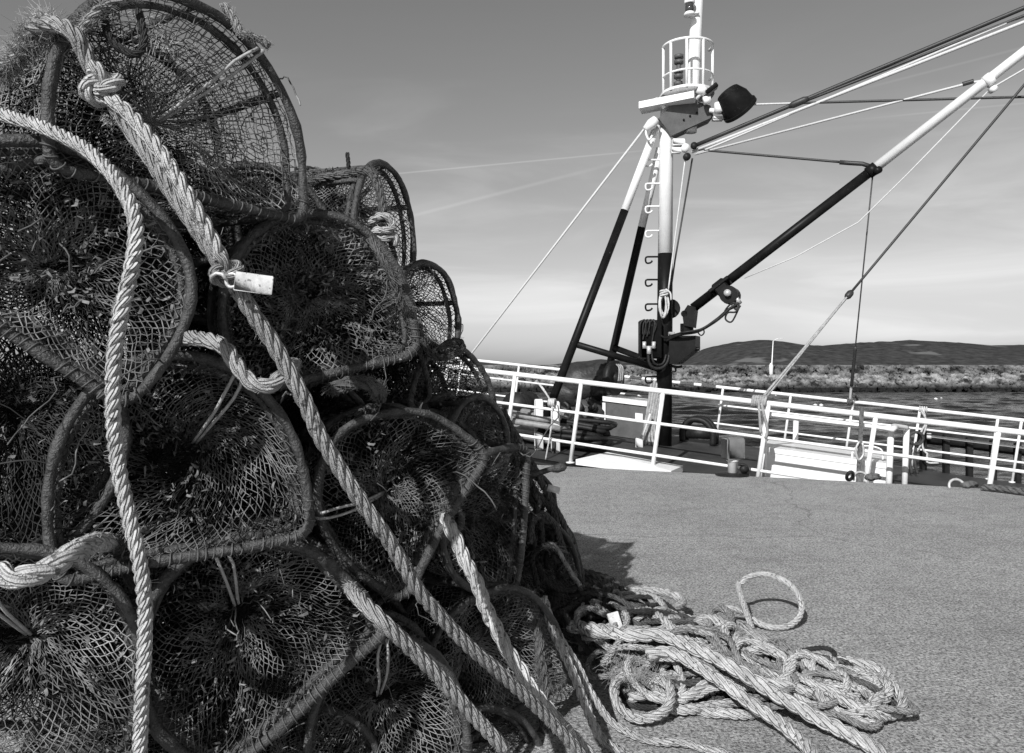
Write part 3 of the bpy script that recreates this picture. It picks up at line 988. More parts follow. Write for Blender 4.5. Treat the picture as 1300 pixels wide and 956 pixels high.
    line([PO(1108, 222, OB), PO(1086, 440, 3.0), tr], .010, 'wire', name='fall_line')
    line([PO(1086, 440, 3.0), PO(1081, 490, 3.3)], .025, 'wire', name='turnbuckle')
    line([PO(1084, 455, 3.1), tr], .02, 'wire_pale', name='turnbuckle')
    m_ = MB()
    for kk in range(3):
        an = np.linspace(0, 2 * PI, 12)
        m_.tube([tr + U * (kk - 1) * .03 + NV * .05 * math.cos(a_) + np.array([0, 0, .05]) * math.sin(a_) for a_ in an], .014, 6)
    m_.tube(spline([tr + [.02, 0, .05], tr + [.06, 0, .12], tr + [.12, 0, .02]], .02), .014, 6)
    obj('rope_lashing', m_, 'rope_mid', boat)
    # forestay to the left
    line([ms(827, 152, -.2), ms(600, 447, 2.9), ms(540, 525, 3.6)], .018, 'wire_pale')
    # halyards by the mast
    line([ms(870, 201, -.2), ms(848, 372, -.2)], .012, 'wire_pale', name='halyard')
    line([ms(879, 201, -.2), ms(857, 330, -.1), ms(851, 372, -.1)], .014, 'wire', name='halyard')

    # raised hatch
    hx = [(2.72, 4.23), (.95, 2.0)]
    (t0, t1), (o0, o1) = hx
    m_ = MB()
    def slab(mb_, t0, t1, o0, o1, h0, h1):
        V = [BD(t, o, h) for t in (t0, t1) for o in (o0, o1) for h in (h0, h1)]
        mb_.add(V, np.array([[0, 1, 3, 2], [4, 6, 7, 5], [0, 4, 5, 1], [2, 3, 7, 6], [0, 2, 6, 4], [1, 5, 7, 3]]))
    slab(m_, t0, t1, o0, o1, -.2, .205)
    hb = obj('hatch_coaming', m_, 'white', boat, smooth=False)
    m_ = MB(); slab(m_, t0 - .012, t1 + .03, o0 - .012, o1 + .03, .208, .275); lid = obj('hatch_lid', m_, 'white', boat, smooth=False)
    m_ = MB()
    c0 = BD(t1 - .22, o0 + .2, .28)
    m_.tube(spline([c0 + U * -.18, c0 + U * -.16 + [0, 0, .10], c0 + [0, 0, .14], c0 + U * .16 + [0, 0, .10], c0 + U * .18], .02), .014, 8)
    m_.tube(spline([c0 + U * -.18 + NV * .3, c0 + U * -.16 + NV * .3 + [0, 0, .10], c0 + NV * .3 + [0, 0, .14], c0 + U * .16 + NV * .3 + [0, 0, .10], c0 + U * .18 + NV * .3], .02), .012, 8)
    h_ = obj('handle', m_, 'white', boat); h_.parent = lid
    # guard rails round the hatch
    gp = [(t_of(971, .75), .75), (t_of(1131, .75), .75), (t_of(1011, 2.08), 2.08), (t_of(1151, 1.5), 1.5)]
    for (t, o) in gp:
        m_ = MB(); m_.tube([BD(t - .03, o, -.2), BD(t, o, .70)], .038, 10); obj('guard_post', m_, 'white', boat)
    m_ = MB()
    m_.tube(spline([BD(gp[0][0] - .05, .75, .72), BD((gp[0][0] + gp[1][0]) / 2, .75, .72), BD(gp[1][0] - .05, .75, .72), BD(gp[1][0] + .04, .85, .74), BD(gp[1][0] + .05, 1.1, .74), BD(gp[3][0], 1.5, .71)], .05), .036, 10)
    obj('guard_rail', m_, 'white', boat)

    # grey locker with a white top, abaft the winch
    t0 = t_of(768, 2.2); t1 = t_of(826, 2.2)
    m_ = MB(); slab(m_, t0, t1, 2.2, 2.8, -.01, .52); lk = obj('locker', m_, 'greypaint', boat, smooth=False)
    m_ = MB(); slab(m_, t0 - .03, t1 + .05, 2.17, 2.85, .525, .6); obj('locker_lid', m_, 'white', boat, smooth=False)
    m_ = MB(); slab(m_, t0 + .5, t0 + .62, 2.185, 2.197, .30, .40); obj('locker_plate', m_, 'white', boat, smooth=False)
    m_ = MB(); slab(m_, t0 - .03, t0 + .02, 2.16, 2.19, 0, .5); obj('locker_corner', m_, 'white', boat, smooth=False)
    m_ = MB(); slab(m_, t0 + .01, t1 - .01, 2.192, 2.199, .255, .265); obj('locker_seam', m_, 'rubber', boat, smooth=False)
    # bitts
    for px in (684, 705):
        t = t_of(px, .75)
        m_ = MB(); m_.box(DK(t, .75, .36), (.13, .12, .74), bev=.015); obj('bitt', m_, 'white', boat)
    # bow drum behind the bitts
    m_ = MB(); m_.lathe([(.22, -.3), (.22, -.26), (.17, -.25), (.17, .25), (.22, .26), (.22, .3)], BD(t_of(662, 2.1), 2.1, .30), NV, 18); obj('bow_roller', m_, 'rubber', boat)
    # dark roller frame beside the mast
    t = t_of(887, 2.9)
    m_ = MB()
    for o in (2.8, 3.05):
        m_.tube(spline([BD(t - .24, o, -.01), BD(t - .24, o, .18), BD(t - .14, o, .33), BD(t, o, .37), BD(t + .14, o, .33), BD(t + .24, o, .18), BD(t + .24, o, -.01)], .04), .05, 10)
    m_.lathe([(.09, -.2), (.09, .2)], BD(t, 2.92, .14), U, 14)
    obj('fairlead_roller', m_, 'rubber', boat)
    # slatted rack outboard on the right
    return boat, slab, t_of, fo, bo


boat, slab, t_of, fo, bo = build_boat()


def smoothblob(mb, c, r, seed, amp=.12, n=22, m=16, R=None):
    """a soft lumpy body"""
    th = np.linspace(0, PI, m)
    ph = np.arange(n) / n * 2 * PI
    V = np.stack([np.outer(np.sin(th), np.cos(ph)), np.outer(np.sin(th), np.sin(ph)), np.outer(np.cos(th), np.ones(n))], -1).reshape(-1, 3)
    k = 1 + amp * snoise(V, 2.2, seed) + amp * .5 * snoise(V, 6, seed + 1)
    V = V * k[:, None] * np.asarray(r)
    if R is not None: V = V @ np.asarray(R).T
    idx = np.arange(n * m).reshape(m, n)
    q = np.stack([idx[:-1], np.roll(idx[:-1], -1, 1), np.roll(idx[1:], -1, 1), idx[1:]], -1).reshape(-1, 4)
    mb.add(V + c, q)


def build_deck_gear():
    # winch under a tarpaulin
    r = empty('deck_winch', BD(t_of(738, 2.3), 2.3, 0), 'winch on the foredeck under a bulging dark tarpaulin', 'winch')
    mb = MB(); c = PO(743, 486, 2.3)
    smoothblob(mb, c, (.44, .36, .30), 5, .16, 30, 22)
    smoothblob(mb, PO(722, 500, 2.25), (.27, .28, .25), 8, .16, 26, 18)
    smoothblob(mb, PO(765, 476, 2.3), (.24, .26, .18), 9, .16, 26, 18)
    obj('tarpaulin', mb, 'tarp', r)
    mb = MB(); c2 = PO(779, 480, 2.25)
    mb.lathe([(.2, -.05), (.28, -.05), (.28, .05), (.2, .05)], c2, unit(U + NV * -.2), 20)
    mb.lathe([(.10, -.1), (.10, .12)], c2, U, 12)
    obj('drum_end', mb, 'rubber', r)
    mb = MB()
    for k in range(3):
        p = c2 + U * (.05 + k * .03) + NV * -.02
        mb.tube(spline([p + [0, 0, .22], p + [.03, -.12, .16], p + [.02, -.14, .0], p + [.0, -.1, -.16]], .03), .012, 6)
    obj('rope_turn', mb, 'rope_grey', r)
    mb = MB()
    mb.prism([BD(t_of(704, 2.1), 2.1, -.01), BD(t_of(764, 2.1), 2.1, -.01), BD(t_of(766, 2.1), 2.1, .36), BD(t_of(750, 2.1), 2.1, .58), BD(t_of(716, 2.1), 2.1, .55)], NV * .5)
    rg = np.random.default_rng(4)
    for k in range(16):
        a = PO(rg.uniform(700, 762), rg.uniform(505, 556), 2.06)
        b = a + np.array([rg.uniform(-.12, .12), -.04, rg.uniform(-.28, -.08)])
        mb.tube(spline([a, (a + b) / 2 + [.05, -.06, 0], b], .03), rg.uniform(.02, .045), 8)
    for k in range(5):
        smoothblob(mb, PO(rg.uniform(700, 760), rg.uniform(512, 550), 2.0), (.1, .08, .12), 30 + k, .2, 14, 10)
    obj('winch_body', mb, 'tarp', r)
    # coiled hoses on the foredeck
    rg = np.random.default_rng(8)
    for gi, (px, mt, lab) in enumerate(((690, 'hose', 'heap of thick pale hose laid in long bights on the foredeck'), (735, 'rubber', 'heap of thick black hose beside the pale hose on deck'))):
        mb = MB()
        t = t_of(px, 1.2)
        for k in range(15 if gi == 0 else 9):
            o = 1.15 + rg.uniform(-.35, .4)
            h = .05 - .15 + .055 * (k % 7) + (.05 if gi == 0 else 0)
            A = .42 + rg.uniform(-.1, .12); Bq = .22 + rg.uniform(-.08, .1)
            th = np.linspace(0, 2 * PI, 16)[:-1]
            pts = [BD(t + A * math.copysign(abs(math.cos(a)) ** .6, math.cos(a)) + rg.normal() * .02, o + Bq * math.sin(a), h + .02 * math.sin(2 * a + k)) for a in th]
            mb.tube(spline(pts, .06, True)[:-1], .046 if gi == 0 else .038, 8, closed=True)
        tag(obj('hose', mb, mt), lab, 'hose', 'hoses on the foredeck')
    mb = MB()                                            # thick hose bight standing up
    th = np.linspace(-.5, PI + .5, 14)
    c = PO(694, 565, .7)
    mb.tube(spline([c + U * .12 * math.cos(a) * 1.0 + np.array([0, 0, .3 * math.sin(a) * .9]) + NV * .05 * a for a in np.linspace(-1.4, 1.6, 12)], .04), .03, 8)
    tag(obj('hose_bight', mb, 'rubber'), 'stiff dark hose bight standing up beside the front railing', 'hose')
    # line tied on the front rail near the pile
    mb = MB()
    a0 = BD(t_of(702, fo), fo - .03, .55)
    for k in range(4):
        an = np.linspace(0, 2 * PI, 12)
        mb.tube([a0 + U * (k - 1.5) * .025 + NV * .05 * math.cos(q) + np.array([0, 0, .05 * math.sin(q)]) for q in an], .014, 6)
    mb.tube(spline([a0, a0 + U * -.12 + [0, 0, .16], a0 + U * -.2 + [0, 0, .26], a0 + U * -.14 + [0, 0, .2], a0 + U * -.02 + [0, -.03, .02]], .03), .013, 6)
    mb.tube(spline([a0 + [0, -.03, 0], a0 + [-.01, -.04, -.3], a0 + U * -.1 + [0, -.02, -.8]], .04), .012, 6)
    tag(obj('rail_line', mb, 'rope'), 'pale line knotted round the middle front rail near the pots', 'rope')
    # white plank
    mb = MB()
    c = [PO(731, 583, .2), PO(771, 574, .62), PO(867, 591.5, .62), PO(852, 598, .2)]
    mb.prism(c, (0, 0, -.075))
    pl = obj('gangplank', mb, 'white', smooth=False)
    tag(pl, 'flat white gangplank lying at the quay edge under the front railing', 'plank')
    # paddles / rope bundle at the foot of the mast
    r = empty('rope_bundle', BD(t_of(822, 1.9), 1.9, 0), 'bundle of pale lines hanging on the locker beside the mast foot', 'rope')
    mb = MB()
    for k in range(5):
        x = 818 + k * 3.2
        mb.tube(spline([PO(x + 10, 480 + k * 3, 1.95), PO(x + 5, 515, 1.85), PO(x, 545, 1.8), PO(x - 4 + k * 2, 566, 1.75)], .04), .022, 7)
    obj('line', mb, 'rope_grey', r)
    mb = MB(); mb.box(PO(811, 562, 1.6), (.11, .1, .15), bev=.01); mb.box(PO(818, 545, 1.62), (.035, .03, .5), Matrix.Rotation(.35, 3, 'Y'), bev=.005); obj('handle', mb, 'white', r)
    # coil hanging on the mast
    mb = MB()
    rg = np.random.default_rng(5)
    for k in range(9):
        c = P(842 + rg.uniform(-2, 2), 387 + rg.uniform(-2, 2), 11.93 + rg.uniform(-.03, .03))
        a = np.linspace(0, 2 * PI, 18)[:-1]
        w = .055 + rg.uniform(-.015, .02); h = .165 + rg.uniform(-.02, .03)
        mb.tube([c + np.array([w * math.cos(q), -.02 * math.sin(q * 2 + k), h * math.sin(q)]) for q in a], .011, 6, closed=True)
    for k in range(3):
        c = P(843, 370 + k * 2, 11.9)
        a = np.linspace(0, 2 * PI, 12)[:-1]
        mb.tube([c + np.array([.06 * math.cos(q), -.03 * math.sin(q), .015 * math.sin(q + k)]) for q in a], .012, 6, closed=True)
    mb.tube(spline([P(845, 367, 11.88), P(851, 372, 11.86), P(852, 381, 11.86)], .02), .014, 6)
    tag(obj('rope_coil', mb, 'wire_pale'), 'small coil of pale halyard hanging on the black lower mast', 'rope coil')
    # rack outboard at the right
    t0 = t_of(1172, 3.75); t1 = t0 + 3.2
    r = empty('slatted_barrier', BD((t0 + t1) / 2, 3.75, -.3), 'dark slatted timber barrier outside the far railing at the right', 'barrier')
    for k in range(11):
        t = t0 + k * .31
        mb = MB(); mb.box(BD(t, 3.75, .02), (.095, .06, 1.05), bev=.008); obj('slat', mb, 'timber', r)
    mb = MB(); mb.prism([BD(t0 - .1, 3.79, .36), BD(t1, 3.79, .36), BD(t1, 3.79, .58), BD(t0 - .1, 3.79, .58)], NV * .05); obj('rail', mb, 'timber', r)  # board made deeper to stand in for a band of shadow
    mb = MB(); mb.tube([BD(t0 - .1, 3.79, -.2), BD(t1, 3.79, -.2)], .04, 8); obj('rail', mb, 'timber', r)
    mb = MB(); mb.tube([BD(t0 + .1, 3.6, .50), BD(t1, 3.6, .50)], .02, 8); mb.lathe([(.045, -.03), (.045, .03)], BD(t0 + .07, 3.6, .5), U, 10); obj('pipe', mb, 'white', r)
    # lines hung on the far rail
    tr = t_of(1172, bo)
    mb = MB()
    for k in range(4):
        an = np.linspace(0, 2 * PI, 12)
        mb.tube([BD(tr + (k - 1.5) * .03, bo, .9) + NV * .04 * math.cos(q) + np.array([0, 0, .04 * math.sin(q)]) for q in an], .013, 6)
    mb.tube(spline([BD(tr, bo - .05, .9), BD(tr + .03, bo - .06, .7), BD(tr - .03, bo - .06, .55), BD(tr, bo - .06, .3), BD(tr + .05, bo - .06, .25), BD(tr + .05, bo - .06, .12), BD(tr + .2, bo - .06, .13)], .03), .016, 6)
    mb.tube(spline([BD(tr - .03, bo - .07, .88), BD(tr + .04, bo - .08, .72), BD(tr - .01, bo - .08, .5), BD(tr - .1, bo - .1, .26), BD(tr - .4, bo - .5, .2)], .03), .013, 6)
    tag(obj('rail_line', mb, 'rope'), 'pale knotted line hanging from the far rail before the dark barrier', 'rope')
    mb = MB()
    c = BD(t_of(1162, 2.5), 2.5, .52)
    rg = np.random.default_rng(14)
    for k in range(6):
        a = np.linspace(0, 2 * PI, 14)[:-1]
        mb.tube([c + np.array([.10 * math.cos(q) + rg.normal() * .008, .03 * math.sin(q + k), .09 * math.sin(q)]) for q in a], .018, 6, closed=True)
    mb.tube(spline([c + [-.05, 0, -.05], c + [-.09, -.02, -.3], c + [-.06, -.02, -.5]], .03), .022, 6)
    mb.tube(spline([c + [.02, 0, -.05], c + [-.02, -.02, -.3], c + [.02, -.02, -.5]], .03), .02, 6)
    tag(obj('rope_coil', mb, 'rope_dark'), 'dark rope coil hung on the hatch guard rail corner', 'rope coil')
    # strap and hardware on the front rail
    ts = t_of(1094, fo)
    mb = MB()
    p0 = BD(ts, fo - .05, .93); p1 = G(1092, 606, .05)
    p1[:] = BD(ts - .04, fo - .3, .02)
    mb.box((p0 + p1) / 2 * [1, 1, 1], (.05, .012, np.linalg.norm(p1 - p0)), np.stack([unit(np.cross([0, 1, 0], p0 - p1)), unit(np.cross(p0 - p1, np.cross([0, 1, 0], p0 - p1))), unit(p0 - p1)], 1))
    an = np.linspace(0, 2 * PI, 12)
    mb.tube([BD(ts, fo, .9) + NV * .055 * math.cos(q) + np.array([0, 0, .055 * math.sin(q)]) for q in an], .022, 6)
    st = obj('strap', mb, 'rope_mid', smooth=False)
    tag(st, 'dark strap running from the front rail down to a mooring ring', 'strap')
    mb = MB()
    c = (p0 + p1) / 2
    mb.tube(spline([c + [-.02, -.03, .1], c + [-.06, -.03, 0], c + [-.03, -.03, -.12], c + [.03, -.03, -.05], c + [.02, -.03, .08]], .02), .014, 6)
    obj('buckle', mb, 'steel', st) if False else None
    hk = obj('buckle', mb, 'steel', None); ORGW = hk
    hk.parent = st; hk.location = tuple(np.array(hk.location) - np.array(st.location))


build_deck_gear()


def build_quay_things():
    # capped light at the quay edge
    b = G(930, 603.5)
    r = empty('quay_light', b, 'dark square box on a short white stem with a round base at the quay edge', 'light')
    mb = MB(); mb.lathe([(.205, 0), (.205, .018), (.17, .03), (.08, .035)], b, (0, 0, 1), 28); autosmooth(obj('base_plate', mb, 'rubber', r))
    mb = MB(); mb.lathe([(.06, .03), (.06, .17), (.075, .175), (.075, .19)], b, (0, 0, 1), 20); obj('stem', mb, 'white', r)
    mb = MB(); mb.box(b + [0.005, 0, .33], (.235, .2, .27), Matrix.Rotation(math.radians(12), 3, 'Z'), bev=.02); obj('box', mb, 'lampgrey', r)
    mb = MB(); mb.tube(spline([b + [.07, -.05, .14], b + [.14, -.07, .13], b + [.17, -.08, .06], b + [.15, -.08, .02]], .02), .017, 8); mb.lathe([(.05, -.03), (.05, .03)], b + [.12, -.07, .08], (0, 1, .2), 12); obj('cable', mb, 'rubber', r)
    # mooring rings
    for i, (px, py, lab) in enumerate(((1093, 609.5, 'bright mooring ring with a dark shackle below the strap'), (1215, 619.5, 'bright mooring ring with a rope end at the right quay edge'))):
        b = G(px, py)
        r = empty('mooring_ring', b, lab, 'mooring ring', 'mooring rings on the quay edge')
        mb = MB(); a = np.linspace(-.25, PI + .25, 24)
        mb.tube([b + np.array([.085 * math.cos(q), .03 * math.sin(q), .015 + .075 * math.sin(q)]) for q in a], .014, 10)
        obj('ring', mb, 'steel', r)
        mb = MB()
        if i == 0:
            a = np.linspace(0, 2 * PI, 18)[:-1]
            mb.tube([b + np.array([-.15 + .035 * math.cos(q), -.05 - .03 * math.sin(q), .055 + .05 * math.sin(q)]) for q in a], .02, 8, closed=True)
            obj('shackle', mb, 'rubber', r)
            mb = MB()
        smoothblob(mb, b + [.15, .02, .035], (.07, .05, .04), 3 + i, .3, 14, 10)
        smoothblob(mb, b + [.10, .0, .03], (.05, .05, .035), 13 + i, .3, 14, 10)
        mb.tube(spline([b + [.06, 0, .03], b + [.12, -.01, .06], b + [.2, .02, .05], b + [.24, .04, .02]], .02), .02, 8)
        obj('rope_end', mb, 'rope_mid', r)
    # thick warp lying along the edge at the right
    mb = MB()
    pts = [G(x, y, .05) for x, y in ((1247, 617.5), (1275, 620.5), (1310, 625), (1360, 632), (1430, 640))]
    C = rope_into(mb, pts, .036, n=8)
    tag(obj('warp', mb, 'rope_mid'), 'thick dull mooring warp lying along the quay edge at far right', 'rope')


build_quay_things()


# ================================================================== POTS
def dprofile(w, h, k=400):
    """D outline: flat base, arched top; returns a function of the fraction round it"""
    a = w / 2
    z0 = h * .22
    pts = [(0, 0)]
    rc = .045
    for q in np.linspace(-PI / 2, 0, 8):
        pts.append((a - rc + rc * math.cos(q), rc + rc * math.sin(q)))
    for q in np.linspace(0, PI, 60):
        c, s = math.cos(q), math.sin(q)
        pts.append((a * math.copysign(abs(c) ** .92, c), z0 + (h - z0) * s ** .92))
    for q in np.linspace(PI, PI * 1.5, 8):
        pts.append((-a + rc + rc * math.cos(q), rc + rc * math.sin(q)))
    pts.append((0, 0))
    pts = np.array(pts)
    L = np.concatenate([[0], np.cumsum(np.linalg.norm(np.diff(pts, axis=0), axis=1))])
    def f(u):
        u = np.mod(u, 1) * L[-1]
        return np.stack([np.interp(u, L, pts[:, 0]), np.interp(u, L, pts[:, 1])], -1)
    return f, L[-1]


def net_edges(rows, diamond):
    """rows: (m, n, 3) node grid closed across n; returns edge end points"""
    m, n, _ = rows.shape
    A, B = [], []
    if diamond:
        for j in range(m - 1):
            A.append(rows[j]); B.append(rows[j + 1])
            A.append(rows[j]); B.append(np.roll(rows[j + 1], 1 if j % 2 == 0 else -1, 0))
    else:
        for j in range(m):
            A.append(rows[j]); B.append(np.roll(rows[j], -1, 0))
        for j in range(m - 1):
            A.append(rows[j]); B.append(rows[j + 1])
    return np.concatenate(A), np.concatenate(B)


POTS = []


def make_pot(label, px, py, d, yaw=30, pitch=0, roll=0, w=.56, h=.46, l=.6, seed=0, mesh=.0185, net='net', diamond=True,
             growth=1400, depth=.2, twist=.3, tw=.0014, cord=None, centre=(0, .5), frame_r=.0128, detail=True, double=True):
    rg = np.random.default_rng(100 + seed)
    f, per = dprofile(w, h)
    yaw_, pitch_, roll_ = map(math.radians, (yaw, pitch, roll))
    R = Matrix.Rotation(yaw_, 3, 'Z') @ Matrix.Rotation(pitch_, 3, 'X') @ Matrix.Rotation(-roll_, 3, 'Y')
    face = P(px, py, d)
    loc = Vector(face) - R @ Vector((0, 0, h / 2))
    root = empty('pot', loc, label, 'fishing pot', 'netted fishing pots heaped on the quay')
    root.rotation_euler = R.to_euler()
    POTS.append(root)

    def warp(X):                                   # every pot is a bit bent
        X = np.asarray(X, float)
        sh = X.shape
        X = X.reshape(-1, 3)
        dx = np.stack([snoise(X, 4, 900 + seed * 3 + j) for j in range(3)], 1)
        return (X + dx * np.array([.016, .012, .014])).reshape(sh)
    u = np.arange(96) / 96

    # frame
    mb = MB()
    hoops = [0, l * .5, l] if not double else [0, .035, l * .5, l]
    for i, y in enumerate(hoops):
        sc = 1.0 if not (double and i == 1) else .93
        p = f(u) - [0, h / 2]
        p = p * sc + [0, h / 2]
        X = warp(np.stack([p[:, 0], np.full(96, y), p[:, 1]], 1))
        rr = frame_r * (1 if not (double and i == 1) else .72)
        r_ = rr * (1 + .16 * snoise(X, 40, seed + i) + .10 * snoise(X, 110, seed + i + 9))
        mb.tube(X, r_, 9, closed=True)
    for fx in (.17, .34, .5, .66, .83):
        p = f(np.array([fx]))[0]
        ys = np.linspace(0, l, 14)
        X = warp(np.stack([np.full(14, p[0]), ys, np.full(14, p[1])], 1))
        mb.tube(X, frame_r * .85 * (1 + .12 * snoise(X, 60, seed)), 8)
    obj('frame', mb, 'frame', root, local=True)
    # body net
    n = int(per / (mesh * (1.2 if diamond else 1)))
    m = int(l / (mesh * (.62 if diamond else 1))) + 1
    m += m % 2
    rows = []
    for j in range(m + 1):
        y = l * j / m
        uu = (np.arange(n) + (.5 * (j % 2) if diamond else 0)) / n
        p = f(uu)
        t = (y / (l * .5)) % 1
        sag = 1 - .07 * math.sin(PI * t) - .02
        p = (p - [0, h * .5]) * sag + [0, h * .5]
        rows.append(np.stack([p[:, 0], np.full(n, y), p[:, 1]], 1))
    rows = warp(np.array(rows)) + rg.normal(size=(m + 1, n, 3)) * .0022
    rows = rows + snoise(rows.reshape(-1, 3), 16, seed).reshape(m + 1, n)[..., None] * .007
    rows = rows + np.stack([snoise(rows.reshape(-1, 3), 30, seed * 7 + j).reshape(m + 1, n) for j in range(3)], -1) * .004
    A, B = net_edges(rows, diamond)
    keep = (rg.random(len(A)) > .02) & (snoise(A, 9, seed + 300) < 1.25)
    mb = MB(); mb.edges(A[keep], B[keep], tw)
    obj('body_net', mb, net, root, local=True)
    nodes = [rows.reshape(-1, 3)]

    # end nets drawn in to a gathered throat
    def funnel(y0, dep, K, cx, cz, tws, nn, jit):
        out = []
        th0 = rg.uniform(0, 6.28)
        for k in range(K + 1):
            r = (1 - k / K) ** 1.12 * .955 + .012
            uu = (np.arange(nn) + (.5 * (k % 2) if diamond else 0)) / nn
            p = f(uu)
            c = np.array([cx * w * (1 - r), h * .5 + (cz - .5) * h * (1 - r)])
            q = (p - [0, h * .5]) * r
            a = tws * (1 - r) ** 1.5
            q = np.stack([q[:, 0] * math.cos(a) - q[:, 1] * math.sin(a), q[:, 0] * math.sin(a) + q[:, 1] * math.cos(a)], 1) + c
            if k == K:
                q = q + 0
            pleat = np.sin(uu * 2 * PI * 6 + th0 + 2 * r) * .5 + np.sin(uu * 2 * PI * 11 + th0 * 2) * .3 + np.sin(uu * 2 * PI * 3 + th0 * 3)*.5
            y = y0 + dep * (1 - r) ** 1.15 + (dep * .28) * pleat * (r * (1 - r) * 2.2)
            z = q[:, 1]
            out.append(np.stack([q[:, 0], y, z], 1))
        out = warp(np.array(out))
        sh = out.shape
        out = out + np.stack([snoise(out.reshape(-1, 3), 13, seed * 5 + 40 + j) for j in range(3)], 1).reshape(sh) * np.array([.011, .014, .011]) + np.stack([snoise(out.reshape(-1, 3), 42, seed * 5 + 60 + j) for j in range(3)], 1).reshape(sh) * .0035
        return out + rg.normal(size=out.shape) * jit
    K = max(6, int(w * .5 / mesh * (1.75 if diamond else 1.05)))
    fr = funnel(.012, depth * l / .6, K, centre[0], centre[1], twist, n, .0018)
    A, B = net_edges(fr, diamond)
    keep = (rg.random(len(A)) > .02) & (snoise(A, 8, seed + 400) < 1.3)
    mb = MB(); mb.edges(A[keep], B[keep], tw * 1.05)
    obj('entrance_net', mb, net, root, local=True)
    nodes += [fr.reshape(-1, 3)] * 2
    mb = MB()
    for (y0, dep) in ((l * .985, -.14), (l * .52, -.12), (l * .7, .1), (l * .3, .12)):  # rear net, then extra nets added inside to darken the pot
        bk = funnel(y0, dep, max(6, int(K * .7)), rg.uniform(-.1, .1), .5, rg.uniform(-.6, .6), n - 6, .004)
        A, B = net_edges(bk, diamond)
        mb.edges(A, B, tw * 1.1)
    obj('rear_and_fill_net', mb, 'net_inner', root, local=True)
    # lacing round the front hoop
    if detail:
        k = 1400
        uu = np.linspace(0, 1, k)
        uh = uu * (1.0 if seed % 2 else .55) + (.72 if not seed % 2 else 0)
        p = f(uh)
        tg = f(uh + .002) - f(uh - .002)
        tg /= np.linalg.norm(tg, axis=1)[:, None]
        nr = np.stack([-tg[:, 1], tg[:, 0]], 1)
        uq = (.80 + .40 * uu) % 1.0                             # along the foot of the hoop only
        p = f(uq)
        tg = f(uq + .002) - f(uq - .002)
        tg /= np.linalg.norm(tg, axis=1)[:, None]
        nr = np.stack([-tg[:, 1], tg[:, 0]], 1)
        a = uu * 2 * PI * 34 + 1.5 * np.sin(uu * 23)
        rr = frame_r * (1.08 + .12 * np.sin(uu * 61))
        X = np.stack([p[:, 0] + nr[:, 0] * np.cos(a) * rr, .0 + np.sin(a) * rr, p[:, 1] + nr[:, 1] * np.cos(a) * rr], 1)
        mb = MB(); mb.tube(warp(X), .0018, 5)
        obj('lacing', mb, 'lacing', root, local=True)
    # cord from the throat to the hoop
    if cord:
        c = fr[-1].mean(0)
        mb = MB()
        for e in (-.004, .005):
            p = f(np.array([cord]))[0]
            q = np.array([p[0] + e * 2, -.015, p[1]])
            mb.tube(spline([c + [e, -.02, 0], c * .7 + q * .3 + [e * 1.2, -.045, 0], (c + q) / 2 + [e * 1.5, -.05, -.002], c * .25 + q * .75 + [e * 2, -.03, 0], warp(q[None])[0]], .03), .0042, 6)
            mb.tube([warp(q[None])[0], warp(q[None])[0] + [0, .035, .012]], .0042, 6)
        obj('bait_cord', mb, 'cord', root, local=True)
    # snagged, frayed ends of twine
    mb = MB()
    Nn = fr.reshape(-1, 3)
    for _ in range(15 if detail else 6):
        p = Nn[rg.integers(0, len(Nn))] + rg.normal(size=3) * .004
        v = rg.normal(size=3) * .012
        pts = [p]
        for _k in range(int(rg.integers(5, 13))):
            v = v * .75 + rg.normal(size=3) * .008 + np.array([0, -.001, -.002])
            p = p + v
            pts.append(p)
        mb.tube(np.array(pts), rg.uniform(.0011, .0024), 4)
    obj('snagged_twine', mb, 'lacing' if seed % 2 else net, root, local=True)['kind'] = 'stuff'
    # weed and shells caught in the twine
    if growth:
        Nn = np.concatenate(nodes)
        dens = snoise(Nn, 7, seed + 50) + rg.normal(size=len(Nn)) * .5
        order = np.argsort(-dens)[:max(growth, 10) * 2]
        pick = rg.choice(order, growth)
        mb = MB(); mb.tufts(Nn[pick], .011, rg, .004)
        obj('dried_weed', mb, 'weed', root, local=True)['kind'] = 'stuff'
    return root


